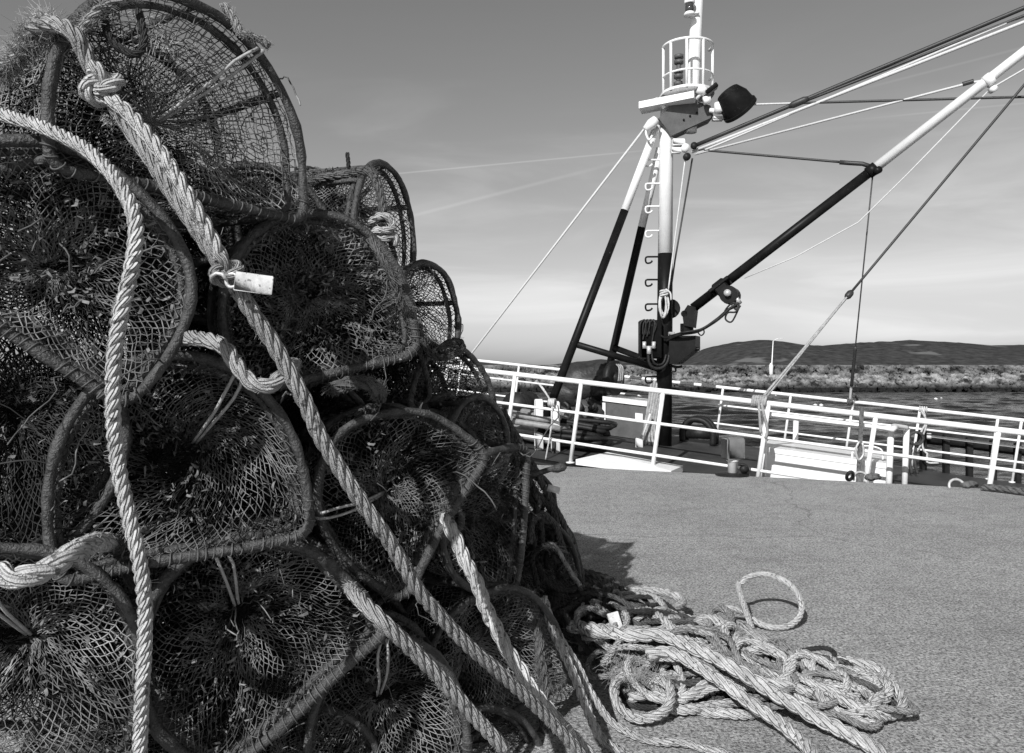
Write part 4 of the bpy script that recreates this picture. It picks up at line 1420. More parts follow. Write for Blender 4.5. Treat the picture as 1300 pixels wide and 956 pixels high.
pots = [
    # front of the heap, as the photo shows it
    dict(label='topmost pot crowning the heap with sky showing through its pale net', px=240, py=124, d=1.90, yaw=54, roll=-1, w=.655, h=.472, l=.64, net='net_light', growth=250, depth=.17, cord=.40, centre=(.02, .5), diamond=False, mesh=.0195),
    dict(label='leftmost pot of the second tier, tilted, crossed by the thick single rope', px=82, py=320, d=1.68, yaw=26, roll=-38, w=.60, h=.40, l=.5, growth=1500, mesh=.020, centre=(0, .4)),
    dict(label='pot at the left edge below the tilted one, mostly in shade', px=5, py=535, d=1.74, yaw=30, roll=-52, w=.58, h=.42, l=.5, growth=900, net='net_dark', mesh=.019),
    dict(label='weed crusted pot with double hoop just right of the white tag', px=402, py=374, d=2.25, yaw=26, roll=14, w=.52, h=.46, l=.55, growth=5200, cord=None, mesh=.018),
    dict(label='large pot in the middle left tier with twisted net throat and grey cord', px=228, py=582, d=1.86, yaw=26, roll=8, w=.57, h=.47, l=.5, growth=2200, mesh=.019, twist=1.3, depth=.24, cord=.40, centre=(.06, .55)),
    dict(label='bottom left corner pot with pale diamond netting under the rope loop', px=8, py=838, d=1.70, yaw=22, roll=-8, w=.56, h=.46, l=.5, growth=700, depth=.2, cord=.56, net='net_light', mesh=.021),
    dict(label='large round shouldered pot in the bottom row with a thick double hoop', px=312, py=806, d=1.98, yaw=24, roll=36, w=.56, h=.47, l=.5, growth=2400, mesh=.019, frame_r=.0155, cord=.45, depth=.22),
    dict(label='leaning pot right of the middle with two pale cords to its throat', px=494, py=622, d=2.30, yaw=24, roll=56, w=.50, h=.42, l=.5, growth=1500, mesh=.019, cord=.62, centre=(-.05, .42)),
    dict(label='pot half hidden below the two-cord pot behind the long rope', px=468, py=668, d=2.52, yaw=20, roll=40, w=.50, h=.44, l=.5, growth=2600),
    dict(label='narrow looking pot at the right turned sideways, its frame upright', px=616, py=660, d=2.72, yaw=52, roll=84, w=.50, h=.44, l=.5, growth=1400, mesh=.019),
    dict(label='black netted pot behind the topmost one, standing out against the sky', px=490, py=272, d=3.05, yaw=70, roll=-4, w=.46, h=.38, l=.62, growth=300, mesh=.017),
    dict(label='small pot on the right slope just below the sky-lined black pot', px=548, py=386, d=3.12, yaw=58, roll=-16, w=.42, h=.30, l=.5, growth=500, mesh=.017),
    dict(label='pot on the right slope level with the far end of the boat railing', px=584, py=500, d=3.2, yaw=52, roll=-28, w=.50, h=.36, l=.55, growth=900, mesh=.018),
    dict(label='low pot on the right flank behind the sideways pot', px=628, py=592, d=3.45, yaw=50, roll=-20, w=.48, h=.40, l=.5, growth=900, mesh=.018),
    dict(label='pot at the bottom centre with only its arched top in view', px=492, py=905, d=2.22, yaw=22, roll=6, w=.46, h=.42, l=.5, growth=900, cord=.5),
    dict(label='pot at the bottom right of the heap behind the two pale ropes', px=625, py=835, d=2.75, yaw=34, roll=14, w=.56, h=.46, l=.5, growth=900, mesh=.02, net='net_light'),
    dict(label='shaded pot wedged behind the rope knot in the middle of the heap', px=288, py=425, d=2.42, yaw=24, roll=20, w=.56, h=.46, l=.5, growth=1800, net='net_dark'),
    dict(label='pot at the foot of the right flank beside the dark hanging ropes', px=682, py=730, d=3.55, yaw=44, roll=10, w=.54, h=.46, l=.5, growth=1100),
]
pots += [
    dict(label='farthest pot of the right flank, half sunk among dark ropes', px=664, py=652, d=3.95, yaw=46, roll=-12, w=.50, h=.42, l=.5, growth=900),  # added pot, fills the flank and thickens its cast shadow
    dict(label='pot lying lowest at the far right foot of the heap', px=690, py=712, d=4.15, yaw=40, roll=6, w=.50, h=.42, l=.5, growth=900),  # also added as a caster for the shadow beside the heap
    dict(label='small pot wedged on the right slope over the sideways pot', px=612, py=556, d=3.05, yaw=50, roll=-30, w=.36, h=.30, l=.4, growth=700, mesh=.016),
]
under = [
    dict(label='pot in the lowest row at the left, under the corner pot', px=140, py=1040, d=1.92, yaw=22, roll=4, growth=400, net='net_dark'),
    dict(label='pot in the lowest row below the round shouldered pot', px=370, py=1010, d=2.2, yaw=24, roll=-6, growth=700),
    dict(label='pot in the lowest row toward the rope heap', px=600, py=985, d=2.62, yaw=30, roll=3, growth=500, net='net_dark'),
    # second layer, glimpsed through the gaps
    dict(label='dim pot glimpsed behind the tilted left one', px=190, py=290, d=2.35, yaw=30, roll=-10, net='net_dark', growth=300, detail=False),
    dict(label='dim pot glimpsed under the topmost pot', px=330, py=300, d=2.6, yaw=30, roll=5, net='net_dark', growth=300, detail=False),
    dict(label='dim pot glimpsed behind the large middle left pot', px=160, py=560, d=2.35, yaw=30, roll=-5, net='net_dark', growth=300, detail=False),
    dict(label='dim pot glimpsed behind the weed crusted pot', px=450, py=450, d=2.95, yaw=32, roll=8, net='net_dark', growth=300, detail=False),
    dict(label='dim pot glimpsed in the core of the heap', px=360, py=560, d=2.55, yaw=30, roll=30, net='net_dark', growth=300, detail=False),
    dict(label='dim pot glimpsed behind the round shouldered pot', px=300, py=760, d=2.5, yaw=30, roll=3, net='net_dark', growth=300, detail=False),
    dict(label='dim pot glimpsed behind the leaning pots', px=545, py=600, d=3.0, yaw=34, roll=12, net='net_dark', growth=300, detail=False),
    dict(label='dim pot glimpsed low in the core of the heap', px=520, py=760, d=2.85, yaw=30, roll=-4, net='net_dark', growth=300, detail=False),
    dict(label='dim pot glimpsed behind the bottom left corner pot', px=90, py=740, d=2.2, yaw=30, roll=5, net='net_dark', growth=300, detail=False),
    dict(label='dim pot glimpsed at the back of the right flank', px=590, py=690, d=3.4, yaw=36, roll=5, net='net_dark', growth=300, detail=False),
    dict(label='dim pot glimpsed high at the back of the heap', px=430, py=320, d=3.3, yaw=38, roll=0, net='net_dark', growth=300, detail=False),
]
for i, kw in enumerate(pots + under):
    make_pot(seed=i, **kw)


# ================================================================== ROPES ON THE HEAP
def rope(name, label, pts, R, m, cat='rope', group=None, wob=.004, seed=0, strands=3, fuzz=0, fuzzlen=.02, pitch=None, fm='fibre', lay=1, parent=None):
    mb = MB()
    C = rope_into(mb, pts, R, strands, pitch, wob=wob, seed=seed, lay=lay)
    o = obj(name, mb, m)
    tag(o, label, cat, group)
    if fuzz:
        fb = MB()
        fuzz_into(fb, C, R, fuzz, fuzzlen, np.random.default_rng(seed + 77))
        c = obj('loose_fibre', fb, fm, None)
        c.parent = o
        c.location = tuple(np.array(c.location) - np.array(o.location))
        c['kind'] = 'stuff'
    return o, C


def child_of(c, o):
    c.parent = o
    c.location = tuple(np.array(c.location) - np.array(o.location))
    return c


def knot_into(mb, c, s, R, ax, seed=0):
    a = np.linspace(0, 2 * PI, 26)
    X = np.stack([np.sin(a) + 2 * np.sin(2 * a), np.cos(a) - 2 * np.cos(2 * a), -1.3 * np.sin(3 * a)], 1) * s / 3
    z = unit(ax); x = unit(np.cross(z, [0, 1, .2])); y = np.cross(z, x)
    X = X @ np.stack([x, z, y])
    rope_into(mb, X + c, R, wob=.003, seed=seed)


RK = {}
r1, _ = rope('rope', 'thick pale three-strand rope hanging single down the left of the heap',
             [P(x, y, d) for x, y, d in ((-60, 120, 1.72), (-20, 138, 1.70), (14, 149, 1.66), (60, 164, 1.60), (112, 192, 1.55), (150, 232, 1.50), (172, 280, 1.48), (168, 335, 1.47), (154, 395, 1.46), (145, 450, 1.47), (143, 520, 1.48), (150, 590, 1.5), (164, 655, 1.5), (177, 710, 1.5), (184, 770, 1.51), (183, 830, 1.52), (180, 890, 1.53), (177, 960, 1.55), (176, 1040, 1.58))],
             .0142, 'rope', wob=.001, fuzz=500, fuzzlen=.005, pitch=.064)
# the long diagonal rope, doubled in its upper half
diag = [(30, 42, 1.66), (58, 32, 1.62), (80, 34, 1.60), (97, 48, 1.59), (110, 75, 1.60), (126, 105, 1.61), (150, 140, 1.61), (188, 195, 1.58), (225, 255, 1.56), (262, 308, 1.56), (292, 350, 1.57), (322, 400, 1.58), (350, 440, 1.60), (382, 500, 1.62), (408, 555, 1.64), (440, 610, 1.68), (475, 660, 1.72), (510, 715, 1.78), (545, 765, 1.84), (590, 815, 1.92), (640, 860, 2.0), (690, 905, 2.1), (740, 960, 2.2)]
r2, C2 = rope('rope', 'long pale rope running diagonally down the whole heap past the white tag', [P(*q) for q in diag], .0172, 'rope_grey', wob=.003, seed=3, fuzz=1300, fuzzlen=.005, strands=4, pitch=.14)
dbl = [(118, 118, 1.64), (142, 128, 1.58), (170, 152, 1.57), (206, 198, 1.54), (242, 256, 1.525), (272, 310, 1.53), (286, 340, 1.54), (296, 356, 1.55)]
r3, C3 = rope('rope', 'second pale rope laid beside the diagonal rope between its knot and the tag', [P(*q) for q in dbl], .0150, 'rope', wob=.002, seed=5, fuzz=500, fuzzlen=.007, strands=3, pitch=.10)
mb = MB()
knot_into(mb, P(128, 106, 1.585), .034, .0135, P(150, 140, 1.6) - P(120, 80, 1.62), 1)
child_of(obj('knot', mb, 'rope'), r3)
mb = MB()
knot_into(mb, P(287, 342, 1.53), .026, .010, P(292, 350, 1.5) - P(270, 310, 1.5), 2)
child_of(obj('lower_knot', mb, 'rope_grey'), r3)
mb = MB()                                            # frayed tail below the knot
fuzz_into(mb, np.array([P(140, 152, 1.58), P(143, 158, 1.58), P(135, 150, 1.58)]), .010, 70, .012, np.random.default_rng(2), .0008)
c = child_of(obj('frayed_end', mb, 'fibre'), r3); c['kind'] = 'stuff'

# plastic tag
tc = P(318, 359, 1.51)
tr = empty('plastic_tag', tc, 'white plastic tag with a ring tied to the diagonal rope', 'tag')
xa = unit(np.array([.985, .05, -.13])); za = unit(np.cross(xa, [0, 1, 0])) ; za = za if za[2] > 0 else -za
ya = np.cross(za, xa)
mb = MB(); mb.box(tc + xa * .006, (.072, .004, .036), np.stack([xa, ya, za], 1), bev=.0015)
obj('plate', mb, 'tag', tr)
mb = MB(); a = np.linspace(0, 2 * PI, 22)[:-1]
mb.tube([tc - xa * .036 + xa * .011 * math.cos(q) + za * .013 * math.sin(q) - ya * (-.004) for q in a], .0035, 8, closed=True)
mb.tube(spline([tc - xa * .045, tc - xa * .06 + za * .012, tc - xa * .075], .008), .004, 6)
obj('ring', mb, 'steel', tr)

rope('rope', 'pale rope end emerging low in the bottom row by the round shouldered pot', [P(*q) for q in ((418, 716, 2.45), (436, 738, 2.22), (452, 756, 2.0), (478, 782, 1.92), (512, 815, 1.95), (548, 850, 2.0), (585, 890, 2.05), (640, 950, 2.12))], .0195, 'rope_grey', seed=7, fuzz=700, fuzzlen=.007, strands=4, pitch=.14)
rope('rope', 'pale rope starting under the leaning pot and meeting the diagonal rope below', [P(*q) for q in ((560, 640, 2.55), (568, 662, 2.36), (585, 700, 2.32), (606, 742, 2.30), (625, 790, 2.28), (648, 835, 2.25), (680, 880, 2.22), (730, 940, 2.25), (790, 1010, 2.25))], .021, 'rope', seed=9, fuzz=500, fuzzlen=.007, strands=3, pitch=.135)
rope('rope', 'thin pale rope at the lower right foot of the heap, left strand', [P(*q) for q in ((690, 758, 2.95), (700, 790, 2.9), (712, 822, 2.85), (728, 858, 2.82), (745, 900, 2.8), (765, 938, 2.76), (800, 962, 2.62), (860, 985, 2.50), (960, 1030, 2.3))], .017, 'rope', seed=11)
rope('rope', 'thin pale rope at the lower right foot of the heap, right strand', [P(*q) for q in ((684, 764, 2.95), (706, 800, 2.92), (728, 838, 2.9), (750, 880, 2.88), (778, 918, 2.84), (820, 938, 2.75), (880, 946, 2.70), (960, 975, 2.55), (1040, 1040, 2.27))], .014, 'rope', seed=12)
rope('rope', 'grey netting rag and rope hanging at the foot of the heap', [P(*q) for q in ((672, 752, 2.95), (682, 790, 2.9), (686, 830, 2.88), (690, 880, 2.86), (690, 950, 2.85))], .020, 'rope_mid', seed=13, fuzz=1500, fuzzlen=.02, fm='fibre_grey')
rope('rope', 'fuzzy grey rope bight slung between pots above the large middle pot', [P(*q) for q in ((198, 440, 2.3), (222, 432, 1.95), (240, 430, 1.79), (262, 432, 1.72), (285, 440, 1.69), (300, 462, 1.68), (318, 484, 1.67), (340, 488, 1.67), (360, 474, 1.68), (372, 462, 1.76))], .017, 'rope_grey', seed=15, fuzz=1000, fuzzlen=.008)
rope('rope', 'pale rope loop sagging at the left edge above the corner pot', [P(*q) for q in ((-50, 680, 1.50), (-20, 712, 1.48), (5, 728, 1.46), (28, 732, 1.45), (60, 722, 1.47), (90, 703, 1.52), (112, 692, 1.62), (132, 688, 1.80), (150, 690, 2.0))], .021, 'rope', seed=17, fuzz=700, fuzzlen=.006)
rope('rope', 'shaggy frayed rope draped over the top left of the heap', [P(*q) for q in ((-60, 130, 1.72), (-25, 100, 1.70), (2, 84, 1.68), (22, 62, 1.66), (34, 40, 1.65), (48, 24, 1.65), (64, 26, 1.65), (62, 42, 1.66), (44, 54, 1.67), (24, 74, 1.69), (2, 104, 1.70))], .013, 'rope', wob=.008, seed=19, fuzz=5200, fuzzlen=.015)
rope('rope', 'frayed rope whipped along the left shoulder of the topmost pot', [P(*q) for q in ((98, 52, 1.66), (110, 30, 1.67), (126, 14, 1.68), (146, 3, 1.69), (170, -6, 1.71))], .012, 'rope_grey', seed=21, fuzz=900, fuzzlen=.006)
rope('rope', 'frayed rope whipped along the right shoulder of the topmost pot', [P(*q) for q in ((282, 8, 1.93), (296, 26, 1.93), (304, 42, 1.93), (318, 46, 1.94), (330, 50, 1.95), (340, 58, 1.96))], .010, 'rope_grey', seed=22, fuzz=600, fuzzlen=.006)
rope('rope', 'pale thin rope over the crest of the sky-lined black pot', [P(*q) for q in ((385, 234, 2.95), (410, 226, 2.92), (440, 220, 2.9), (462, 216, 2.88), (474, 222, 2.86), (482, 240, 2.84), (486, 262, 2.82), (486, 280, 2.82))], .016, 'rope_mid', seed=23, fuzz=900, fuzzlen=.012, fm='fibre_grey')
o, _ = rope('rope', 'pale knotted rope tail on the side of the sky-lined black pot', [P(*q) for q in ((470, 282, 2.8), (482, 274, 2.78), (494, 276, 2.78), (500, 286, 2.78), (494, 292, 2.76), (478, 292, 2.76), (474, 300, 2.77), (488, 303, 2.77), (500, 300, 2.78), (504, 312, 2.79))], .014, 'rope', seed=24, wob=.002)
rope('twine', 'short wisp of dark twine sticking up from the crest', [P(*q) for q in ((443, 214, 2.9), (442, 204, 2.9), (440.5, 194, 2.9))], .008, 'rope_dark', seed=25)
rope('rope', 'dark hooked hanger hung on the topmost pot front hoop', [P(*q) for q in ((148, -4, 1.74), (136, 6, 1.72), (133, 25, 1.71), (137, 44, 1.70), (146, 56, 1.70), (158, 64, 1.70), (170, 69, 1.70), (180, 64, 1.71), (184, 48, 1.72), (181, 30, 1.73), (176, 14, 1.76))], .0085, 'rope_dark', seed=26, wob=.001, cat='hanger')
rope('rope', 'pale rope caught across the shoulder of the weed crusted pot', [P(*q) for q in ((470, 305, 2.2), (482, 322, 2.17), (494, 345, 2.16), (502, 368, 2.17), (512, 392, 2.2), (524, 402, 2.25))], .011, 'rope_mid', seed=27, fuzz=600, fuzzlen=.012, fm='fibre_grey')
rope('rope', 'fuzzy pale rope end on the crown of the two-cord pot', [P(*q) for q in ((422, 494, 2.2), (440, 486, 2.18), (462, 486, 2.17), (476, 494, 2.18), (484, 505, 2.25))], .02, 'rope_mid', seed=28, fuzz=1000, fuzzlen=.008, fm='fibre_grey')
rope('rope', 'rope bight knotted on the right slope below the small pot', [P(*q) for q in ((530, 405, 3.0), (536, 430, 2.98), (545, 448, 2.96), (560, 455, 2.95), (576, 450, 2.95), (586, 442, 2.96), (582, 434, 2.97), (568, 436, 2.97), (556, 446, 2.95))], .013, 'rope_mid', seed=29, fuzz=500, fuzzlen=.012, fm='fibre_grey')
rope('rope', 'thin slack line down the right slope between the small pots', [P(*q) for q in ((526, 412, 3.0), (530, 435, 2.98), (538, 465, 2.98), (545, 490, 3.0))], .010, 'rope_mid', seed=30)

# gear on the right flank
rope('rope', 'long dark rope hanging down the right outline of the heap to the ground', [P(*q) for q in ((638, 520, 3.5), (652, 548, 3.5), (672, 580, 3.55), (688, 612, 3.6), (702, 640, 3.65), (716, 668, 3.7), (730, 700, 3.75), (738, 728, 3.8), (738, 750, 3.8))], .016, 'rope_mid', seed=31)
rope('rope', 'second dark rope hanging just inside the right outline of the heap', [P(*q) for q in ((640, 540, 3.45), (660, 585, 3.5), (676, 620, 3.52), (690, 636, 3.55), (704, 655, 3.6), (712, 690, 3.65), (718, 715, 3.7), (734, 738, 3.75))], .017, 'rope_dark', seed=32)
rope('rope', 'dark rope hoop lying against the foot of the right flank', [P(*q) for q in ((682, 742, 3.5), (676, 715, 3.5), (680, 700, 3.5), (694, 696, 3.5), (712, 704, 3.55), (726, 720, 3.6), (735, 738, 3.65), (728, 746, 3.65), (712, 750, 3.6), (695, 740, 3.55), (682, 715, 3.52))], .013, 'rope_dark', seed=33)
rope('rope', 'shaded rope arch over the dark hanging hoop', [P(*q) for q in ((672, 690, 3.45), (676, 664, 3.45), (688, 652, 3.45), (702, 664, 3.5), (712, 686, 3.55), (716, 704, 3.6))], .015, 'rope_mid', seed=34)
rgf = np.random.default_rng(61)
for k in range(9):
    x0 = 640 + 6 * k; y0 = 560 + 13 * k
    d0 = 3.35 + .05 * k
    pts = [P(x0 - 8, y0 - 25, d0 + .05)]
    for j in range(1, 8):
        f = j / 7
        pts.append(P(x0 + 34 * f + rgf.normal() * 9 + 16 * math.sin(f * 3.1), y0 + (150 - 5 * k) * f + rgf.normal() * 7, d0 + .06 * math.sin(j) + .25 * f))
    rope('rope', 'thin dark rope trailing among the pots of the right flank', pts, rgf.uniform(.007, .012), ('rope_dark', 'rope_mid', 'rope_mid')[k % 3], group='thin ropes trailing down the right flank', seed=150 + k, wob=.012)
o, _ = rope('rope', 'pale knotted twine in the shade of the right flank', [P(*q) for q in ((690, 692, 3.4), (700, 690, 3.38), (708, 698, 3.38), (716, 712, 3.4), (726, 730, 3.45), (736, 742, 3.5))], .010, 'rope', seed=35, fuzz=250)
mb = MB()
st = [P(660, 600, 3.4), P(680, 602, 3.4), P(698, 596, 3.42), (P(709, 594, 3.42))]
mb.tube(st, [.012, .013, .012, .013], 8); mb.lathe([(.01, -.03), (.02, -.01), (.022, .02), (.012, .035)], P(709, 594, 3.42), (.8, 0, .3), 10)
tag(obj('wooden_stick', mb, 'frame'), 'dark stick with a knob poking out of the right flank', 'stick')
mb = MB(); mb.box(P(703, 621, 3.5), (.055, .004, .03), Matrix.Rotation(.25, 3, 'Y'), bev=.001)
tag(obj('plastic_tag', mb, 'tag'), 'small pale tag on the rope at the right outline of the heap', 'tag')


# ================================================================== ROPE HEAP ON THE QUAY
GRP = 'ropes tangled in the heap on the quay'


HA = np.array([.20, 4.42]); HB = np.array([1.36, 3.26])
HE = (HB - HA) / np.linalg.norm(HB - HA)
HN = np.array([.16, -.987])                              # the heap spreads from its far rim toward the viewer
HL = np.linalg.norm(HB - HA)
HI = np.linalg.inv(np.stack([HE, HN], 1))


def heap_sw(q):
    c = HI @ (np.asarray(q)[:2] - HA)
    return c[0] / HL, c[1]


def heap_z(x, y):
    s, w = heap_sw((x, y))
    W = 1.6 - 1.2 * max(0, min(1, s))
    return .21 * (1 - .6 * max(0, min(1, s))) * max(0, min(1, (w + .05) / .30)) * max(.15, min(1, (W + .12 - w) / .45))


def heap_ropes():
    rg = np.random.default_rng(21)
    a, e, nrm, L = HA, HE, HN, HL
    kinds = [('rope', .015), ('rope_mid', .013), ('rope', .019), ('rope_mid', .012), ('rope_clean', .014), ('rope_dark', .011), ('rope', .013), ('rope_grey', .012)]  # blackish ropes stand in for shadow in the heap's gaps

    def width(sn):                                       # how far the heap spreads toward the viewer
        return 1.5 - 1.22 * sn
    N_ = 104
    for k in range(N_):
        lay = k / N_
        m, R = kinds[k % len(kinds)]
        sn = (k * .618) % 1.0 * .96
        home = a + e * L * sn + nrm * width(sn) * (.06 + .88 * ((k * .377 + .11) % 1.0))
        q = home + rg.normal(size=2) * .05
        hd = math.atan2(e[1], e[0]) + rg.normal() * .5 + (PI if k % 2 else 0)
        kap = 0.0
        pts = []
        n_ = int(rg.uniform(14, 34))
        for i in range(n_):
            kap = kap * .72 + rg.normal() * 3.4
            s_, w_ = heap_sw(q); W = width(min(1, max(0, s_)))
            ahead = q + .14 * np.array([math.cos(hd), math.sin(hd)])
            sa, wa = heap_sw(ahead)
            if sa < .0 or sa > 1.0 or wa < .02 or wa > W or np.hypot(*(ahead - home)) > .42:      # steer back into the heap
                c = home - q
                dh = (math.atan2(c[1], c[0]) - hd + PI) % (2 * PI) - PI
                kap = 9.5 * (1 if dh > 0 else -1)
            kap = max(-11, min(11, kap))
            hd += kap * .06
            q = q + .06 * np.array([math.cos(hd), math.sin(hd)])
            edge = min(1, i / 2, (n_ - 1 - i) / 2)
            z = R + .003 + heap_z(q[0], q[1]) * lay * 1.0 * (.35 + .65 * edge) + .028 * (1 + math.sin(i * .8 + k)) * (lay > .12) * edge
            pts.append([q[0], q[1], z])
        lab = {'rope_clean': 'clean pale rope lying in the tangled heap on the quay', 'rope_dark': 'blackish rope standing in for shadowed gaps of the tangled heap on the quay', 'rope': 'pale rope lying in the tangled heap on the quay', 'rope_grey': 'grey rope lying in the tangled heap on the quay', 'rope_mid': 'dull dark rope lying in the tangled heap on the quay'}[m]
        o_, C_ = rope('rope', lab, pts, R, m, group=GRP, wob=.004, seed=40 + k, pitch=R * 5.2)
        fb = MB()
        rr = np.random.default_rng(500 + k)
        for cc in (C_[:3], C_[-3:]):
            fuzz_into(fb, cc, R * .7, 50, .02, rr, .0009)
        c_ = child_of(obj('frayed_end', fb, 'fibre_grey'), o_)
        c_['kind'] = 'stuff'


heap_ropes()
gz = lambda q: G(q[0], q[1], q[2])
rope('rope', 'thickest pale rope sweeping across the front of the rope heap', [gz(q) for q in ((725, 795, .2), (760, 800, .22), (800, 806, .23), (840, 808, .23), (880, 822, .22), (920, 842, .2), (950, 860, .17), (990, 885, .12), (1050, 918, .06), (1120, 956, .04), (1180, 1010, .03), (1220, 1080, .03))], .027, 'rope', seed=90, pitch=.17)
rope('rope', 'second thick pale rope curving below the thickest one in the heap', [gz(q) for q in ((822, 832, .19), (850, 828, .2), (885, 845, .18), (915, 866, .14), (950, 890, .1), (1000, 925, .06), (1040, 970, .04), (1060, 1040, .03))], .024, 'rope', seed=91, pitch=.15)
rope('rope', 'pale rope along the far rim of the rope heap', [gz(q) for q in ((760, 752, .12), (800, 750, .14), (840, 752, .13), (866, 762, .1), (850, 776, .11), (810, 778, .13), (770, 772, .13))], .022, 'rope', seed=92, pitch=.12)
rope('rope', 'grey rope twisting over the middle of the heap', [gz(q) for q in ((840, 812, .22), (870, 800, .22), (905, 800, .2), (925, 795, .18), (928, 780, .18), (915, 772, .17), (903, 778, .16), (910, 788, .17), (935, 790, .15), (960, 805, .12), (990, 820, .09))], .018, 'rope_grey', seed=93)
rope('rope', 'pale rope stretching flat to the right end of the heap', [gz(q) for q in ((930, 800, .09), (960, 812, .08), (1000, 824, .06), (1040, 836, .05), (1085, 842, .04), (1118, 851, .03), (1132, 864, .03), (1112, 877, .03), (1060, 884, .03), (1000, 892, .03))], .024, 'rope', seed=94, pitch=.13)
rope('rope', 'dull rope arching over the right end of the heap', [gz(q) for q in ((985, 845, .08), (1010, 838, .10), (1035, 834, .11), (1052, 840, .10), (1058, 856, .07), (1060, 880, .03))], .017, 'rope_mid', seed=95)
# the raised ring of rope
ring = []
rc = G(987, 797, .018)
for q in np.linspace(-2.0, 2 * PI - 1.1, 30):
    x = .158 * math.cos(q); v = .158 * (1 + math.sin(q))
    ring.append(rc + np.array([x, v * .77, v * .64]))
ring = np.array(ring)
pre = [gz(q) for q in ((1000, 872, .05), (992, 850, .09), (972, 830, .09), (960, 812, .08))]
mid = [ring[i] for i in range(14, 30)]
path = [G(915, 776, .07), G(925, 772, .09), G(945, 778, .06)]
# enter low from the left, along the ground, round the right, over the top and down into the heap
th = np.linspace(PI * 1.12, PI * 1.12 + 2 * PI * .86, 22)
loop = [rc + np.array([.158 * math.cos(q), .158 * (1 + math.sin(q)) * .77, .158 * (1 + math.sin(q)) * .64]) for q in th]
tail = [G(958, 808, .08), G(966, 826, .09), G(985, 846, .08), G(1003, 866, .05)]
rope('rope', 'pale rope springing up in one open ring at the far side of the heap', path + loop + tail, .0152, 'rope_clean', seed=96, wob=.001, pitch=.08)
# coil in the shade, that shade put into its dull rope colour
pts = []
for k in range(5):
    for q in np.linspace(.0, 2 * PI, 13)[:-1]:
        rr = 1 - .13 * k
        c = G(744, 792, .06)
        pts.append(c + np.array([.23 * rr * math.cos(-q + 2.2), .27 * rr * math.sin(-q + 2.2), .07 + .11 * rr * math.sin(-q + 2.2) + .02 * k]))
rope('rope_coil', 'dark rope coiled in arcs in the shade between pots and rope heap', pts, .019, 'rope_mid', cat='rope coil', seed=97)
mb = MB(); c = G(783, 796, .2)
mb.box(c, (.05, .007, .125), Matrix.Rotation(-.28, 3, 'Y') @ Matrix.Rotation(-.5, 3, 'X'), bev=.002)
tag(obj('plastic_tag', mb, 'tag'), 'blank white plastic strip standing in the rope heap', 'tag')
mb = MB()
rg = np.random.default_rng(31)
Cf = np.array([G(x, y, .16) for x, y in zip(rg.uniform(770, 830, 60), rg.uniform(815, 858, 60))])
Cf[:, 2] -= .03
fuzz_into(mb, Cf, .02, 600, .035, rg, .0007)
tag(obj('fibre_tuft', mb, 'fibre'), 'tuft of loose pale fibres frayed out on the rope heap', 'fibres', kind='stuff')


# ================================================================== SUN, SKY, CAMERA
trav = np.array([.66, 1.36, -1.0])
sun = bpy.data.lights.new('sun', 'SUN')
sun.energy = 5.0
sun.angle = math.radians(.5)
so = bpy.data.objects.new('sun', sun)
so.rotation_euler = Vector(trav).to_track_quat('-Z', 'Y').to_euler()
so.location = (-5, -10, 12)
COL.objects.link(so)
to = -unit(trav)

w = bpy.data.worlds.new('World')
S.world = w
w.use_nodes = True
nt = w.node_tree
nt.nodes.clear()
sky = nt.nodes.new('ShaderNodeTexSky')
sky.sky_type = 'NISHITA'
sky.sun_disc = False
sky.sun_elevation = math.asin(to[2])
sky.sun_rotation = math.atan2(to[0], to[1])
sky.dust_density = 1.6
sky.air_density = 1.0
sep = nt.nodes.new('ShaderNodeSeparateColor')
nt.links.new(sky.outputs[0], sep.inputs[0])


def math_node(op, a, b=None, c=None, clamp=False):
    n = nt.nodes.new('ShaderNodeMath'); n.operation = op; n.use_clamp = clamp
    for i, v in enumerate((a, b, c)):
        if v is None: continue
        if isinstance(v, (int, float)): n.inputs[i].default_value = v
        else: nt.links.new(v, n.inputs[i])
    return n.outputs[0]


red = math_node('ADD', math_node('MULTIPLY', sep.outputs['Red'], .8), math_node('MULTIPLY', sep.outputs['Green'], .2))   # black and white film behind an orange filter
tcn = nt.nodes.new('ShaderNodeTexCoord')
nz = nt.nodes.new('ShaderNodeVectorMath'); nz.operation = 'NORMALIZE'
nt.links.new(tcn.outputs['Generated'], nz.inputs[0])
dirv = nz.outputs[0]
sp = nt.nodes.new('ShaderNodeSeparateXYZ'); nt.links.new(dirv, sp.inputs[0])


def dot(v):
    n = nt.nodes.new('ShaderNodeVectorMath'); n.operation = 'DOT_PRODUCT'
    nt.links.new(dirv, n.inputs[0]); n.inputs[1].default_value = tuple(v)
    return n.outputs['Value']


def smooth(v, lo, hi, a=0., b=1.):
    n = nt.nodes.new('ShaderNodeMapRange'); n.interpolation_type = 'SMOOTHSTEP'
    nt.links.new(v, n.inputs['Value'])
    n.inputs['From Min'].default_value = lo; n.inputs['From Max'].default_value = hi
    n.inputs['To Min'].default_value = a; n.inputs['To Max'].default_value = b
    return n.outputs['Result']


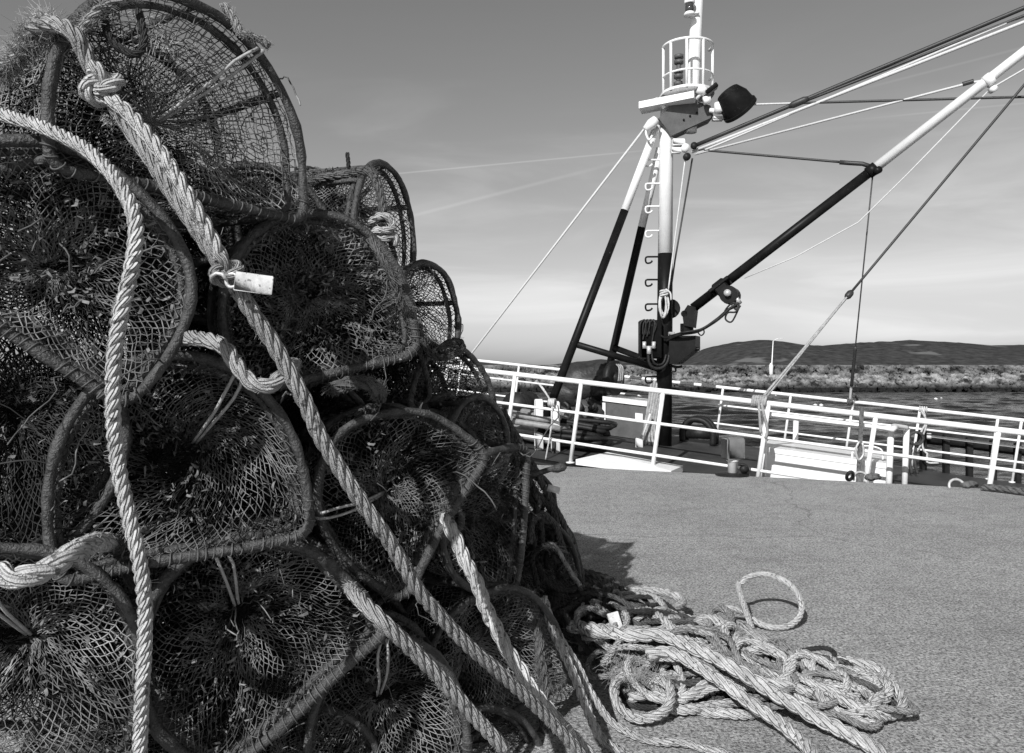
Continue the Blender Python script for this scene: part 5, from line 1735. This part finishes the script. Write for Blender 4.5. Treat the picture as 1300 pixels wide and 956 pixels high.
# thin high haze streaks low in the sky
mp = nt.nodes.new('ShaderNodeMapping'); mp.inputs['Scale'].default_value = (1.6, 1.6, 9.0); mp.inputs['Rotation'].default_value = (0, .12, 0)
nt.links.new(dirv, mp.inputs['Vector'])
cn = nt.nodes.new('ShaderNodeTexNoise'); cn.inputs['Scale'].default_value = 1.9; cn.inputs['Detail'].default_value = 7; cn.inputs['Roughness'].default_value = .55
cn.inputs['Distortion'].default_value = .5
nt.links.new(mp.outputs[0], cn.inputs['Vector'])
haze = math_node('MULTIPLY', smooth(cn.outputs['Fac'], .42, .78), smooth(sp.outputs['Z'], .42, .10))
red = math_node('MULTIPLY', red, smooth(sp.outputs['Z'], .40, -.02, 1.22, 1.30))       # sea haze
red = math_node('MULTIPLY', red, smooth(sp.outputs['Z'], .42, .85, 1.0, .12))        # the filter darkens the zenith
red = math_node('MINIMUM', red, 6.6)                                                # no glare beyond the film's white
val = math_node('ADD', red, math_node('MULTIPLY', haze, 1.6))


def ray(px, py):
    return unit([(px - 650) / F, 1, -(py - HY) / F])


for (a, b, wd, amp, x0, x1) in (((487, 222), (810, 192), .0015, .9, -.30, .25), ((520, 275), (790, 205), .0034, .5, -.25, .20), ((1085, 152), (1300, 131), .0016, .5, .37, .7), ((1075, 118), (1300, 60), .002, .35, .35, .7)):
    ra, rb = ray(*a), ray(*b)
    nn = unit(np.cross(ra, rb))
    d = math_node('ABSOLUTE', dot(nn))
    band = smooth(d, wd, 0)
    m1 = smooth(sp.outputs['X'], x0, x0 + .08)
    m2 = smooth(sp.outputs['X'], x1, x1 - .2)
    front = math_node('GREATER_THAN', sp.outputs['Y'], 0)
    band = math_node('MULTIPLY', math_node('MULTIPLY', band, m1), math_node('MULTIPLY', m2, front))
    val = math_node('ADD', val, math_node('MULTIPLY', band, amp))
cmb = nt.nodes.new('ShaderNodeCombineColor')
for k in range(3):
    nt.links.new(val, cmb.inputs[k])
bg = nt.nodes.new('ShaderNodeBackground')
bg.inputs['Strength'].default_value = .108
nt.links.new(cmb.outputs[0], bg.inputs['Color'])
out = nt.nodes.new('ShaderNodeOutputWorld')
nt.links.new(bg.outputs[0], out.inputs['Surface'])

cam = bpy.data.cameras.new('camera')
cam.sensor_width = 36
cam.lens = F / 1300 * 36
cam.shift_y = -(478 - HY) / 1300
cam.clip_start = .05
cam.clip_end = 30000
co = bpy.data.objects.new('camera', cam)
co.location = (0, 0, EYE)
co.rotation_euler = (PI / 2, 0, 0)
COL.objects.link(co)
S.camera = co
S.view_settings.view_transform = 'Standard'
S.view_settings.look = 'None'
S.view_settings.exposure = 0
S.view_settings.gamma = 1
S.render.engine = 'CYCLES'
S.cycles.max_bounces = 6
S.cycles.use_denoising = True
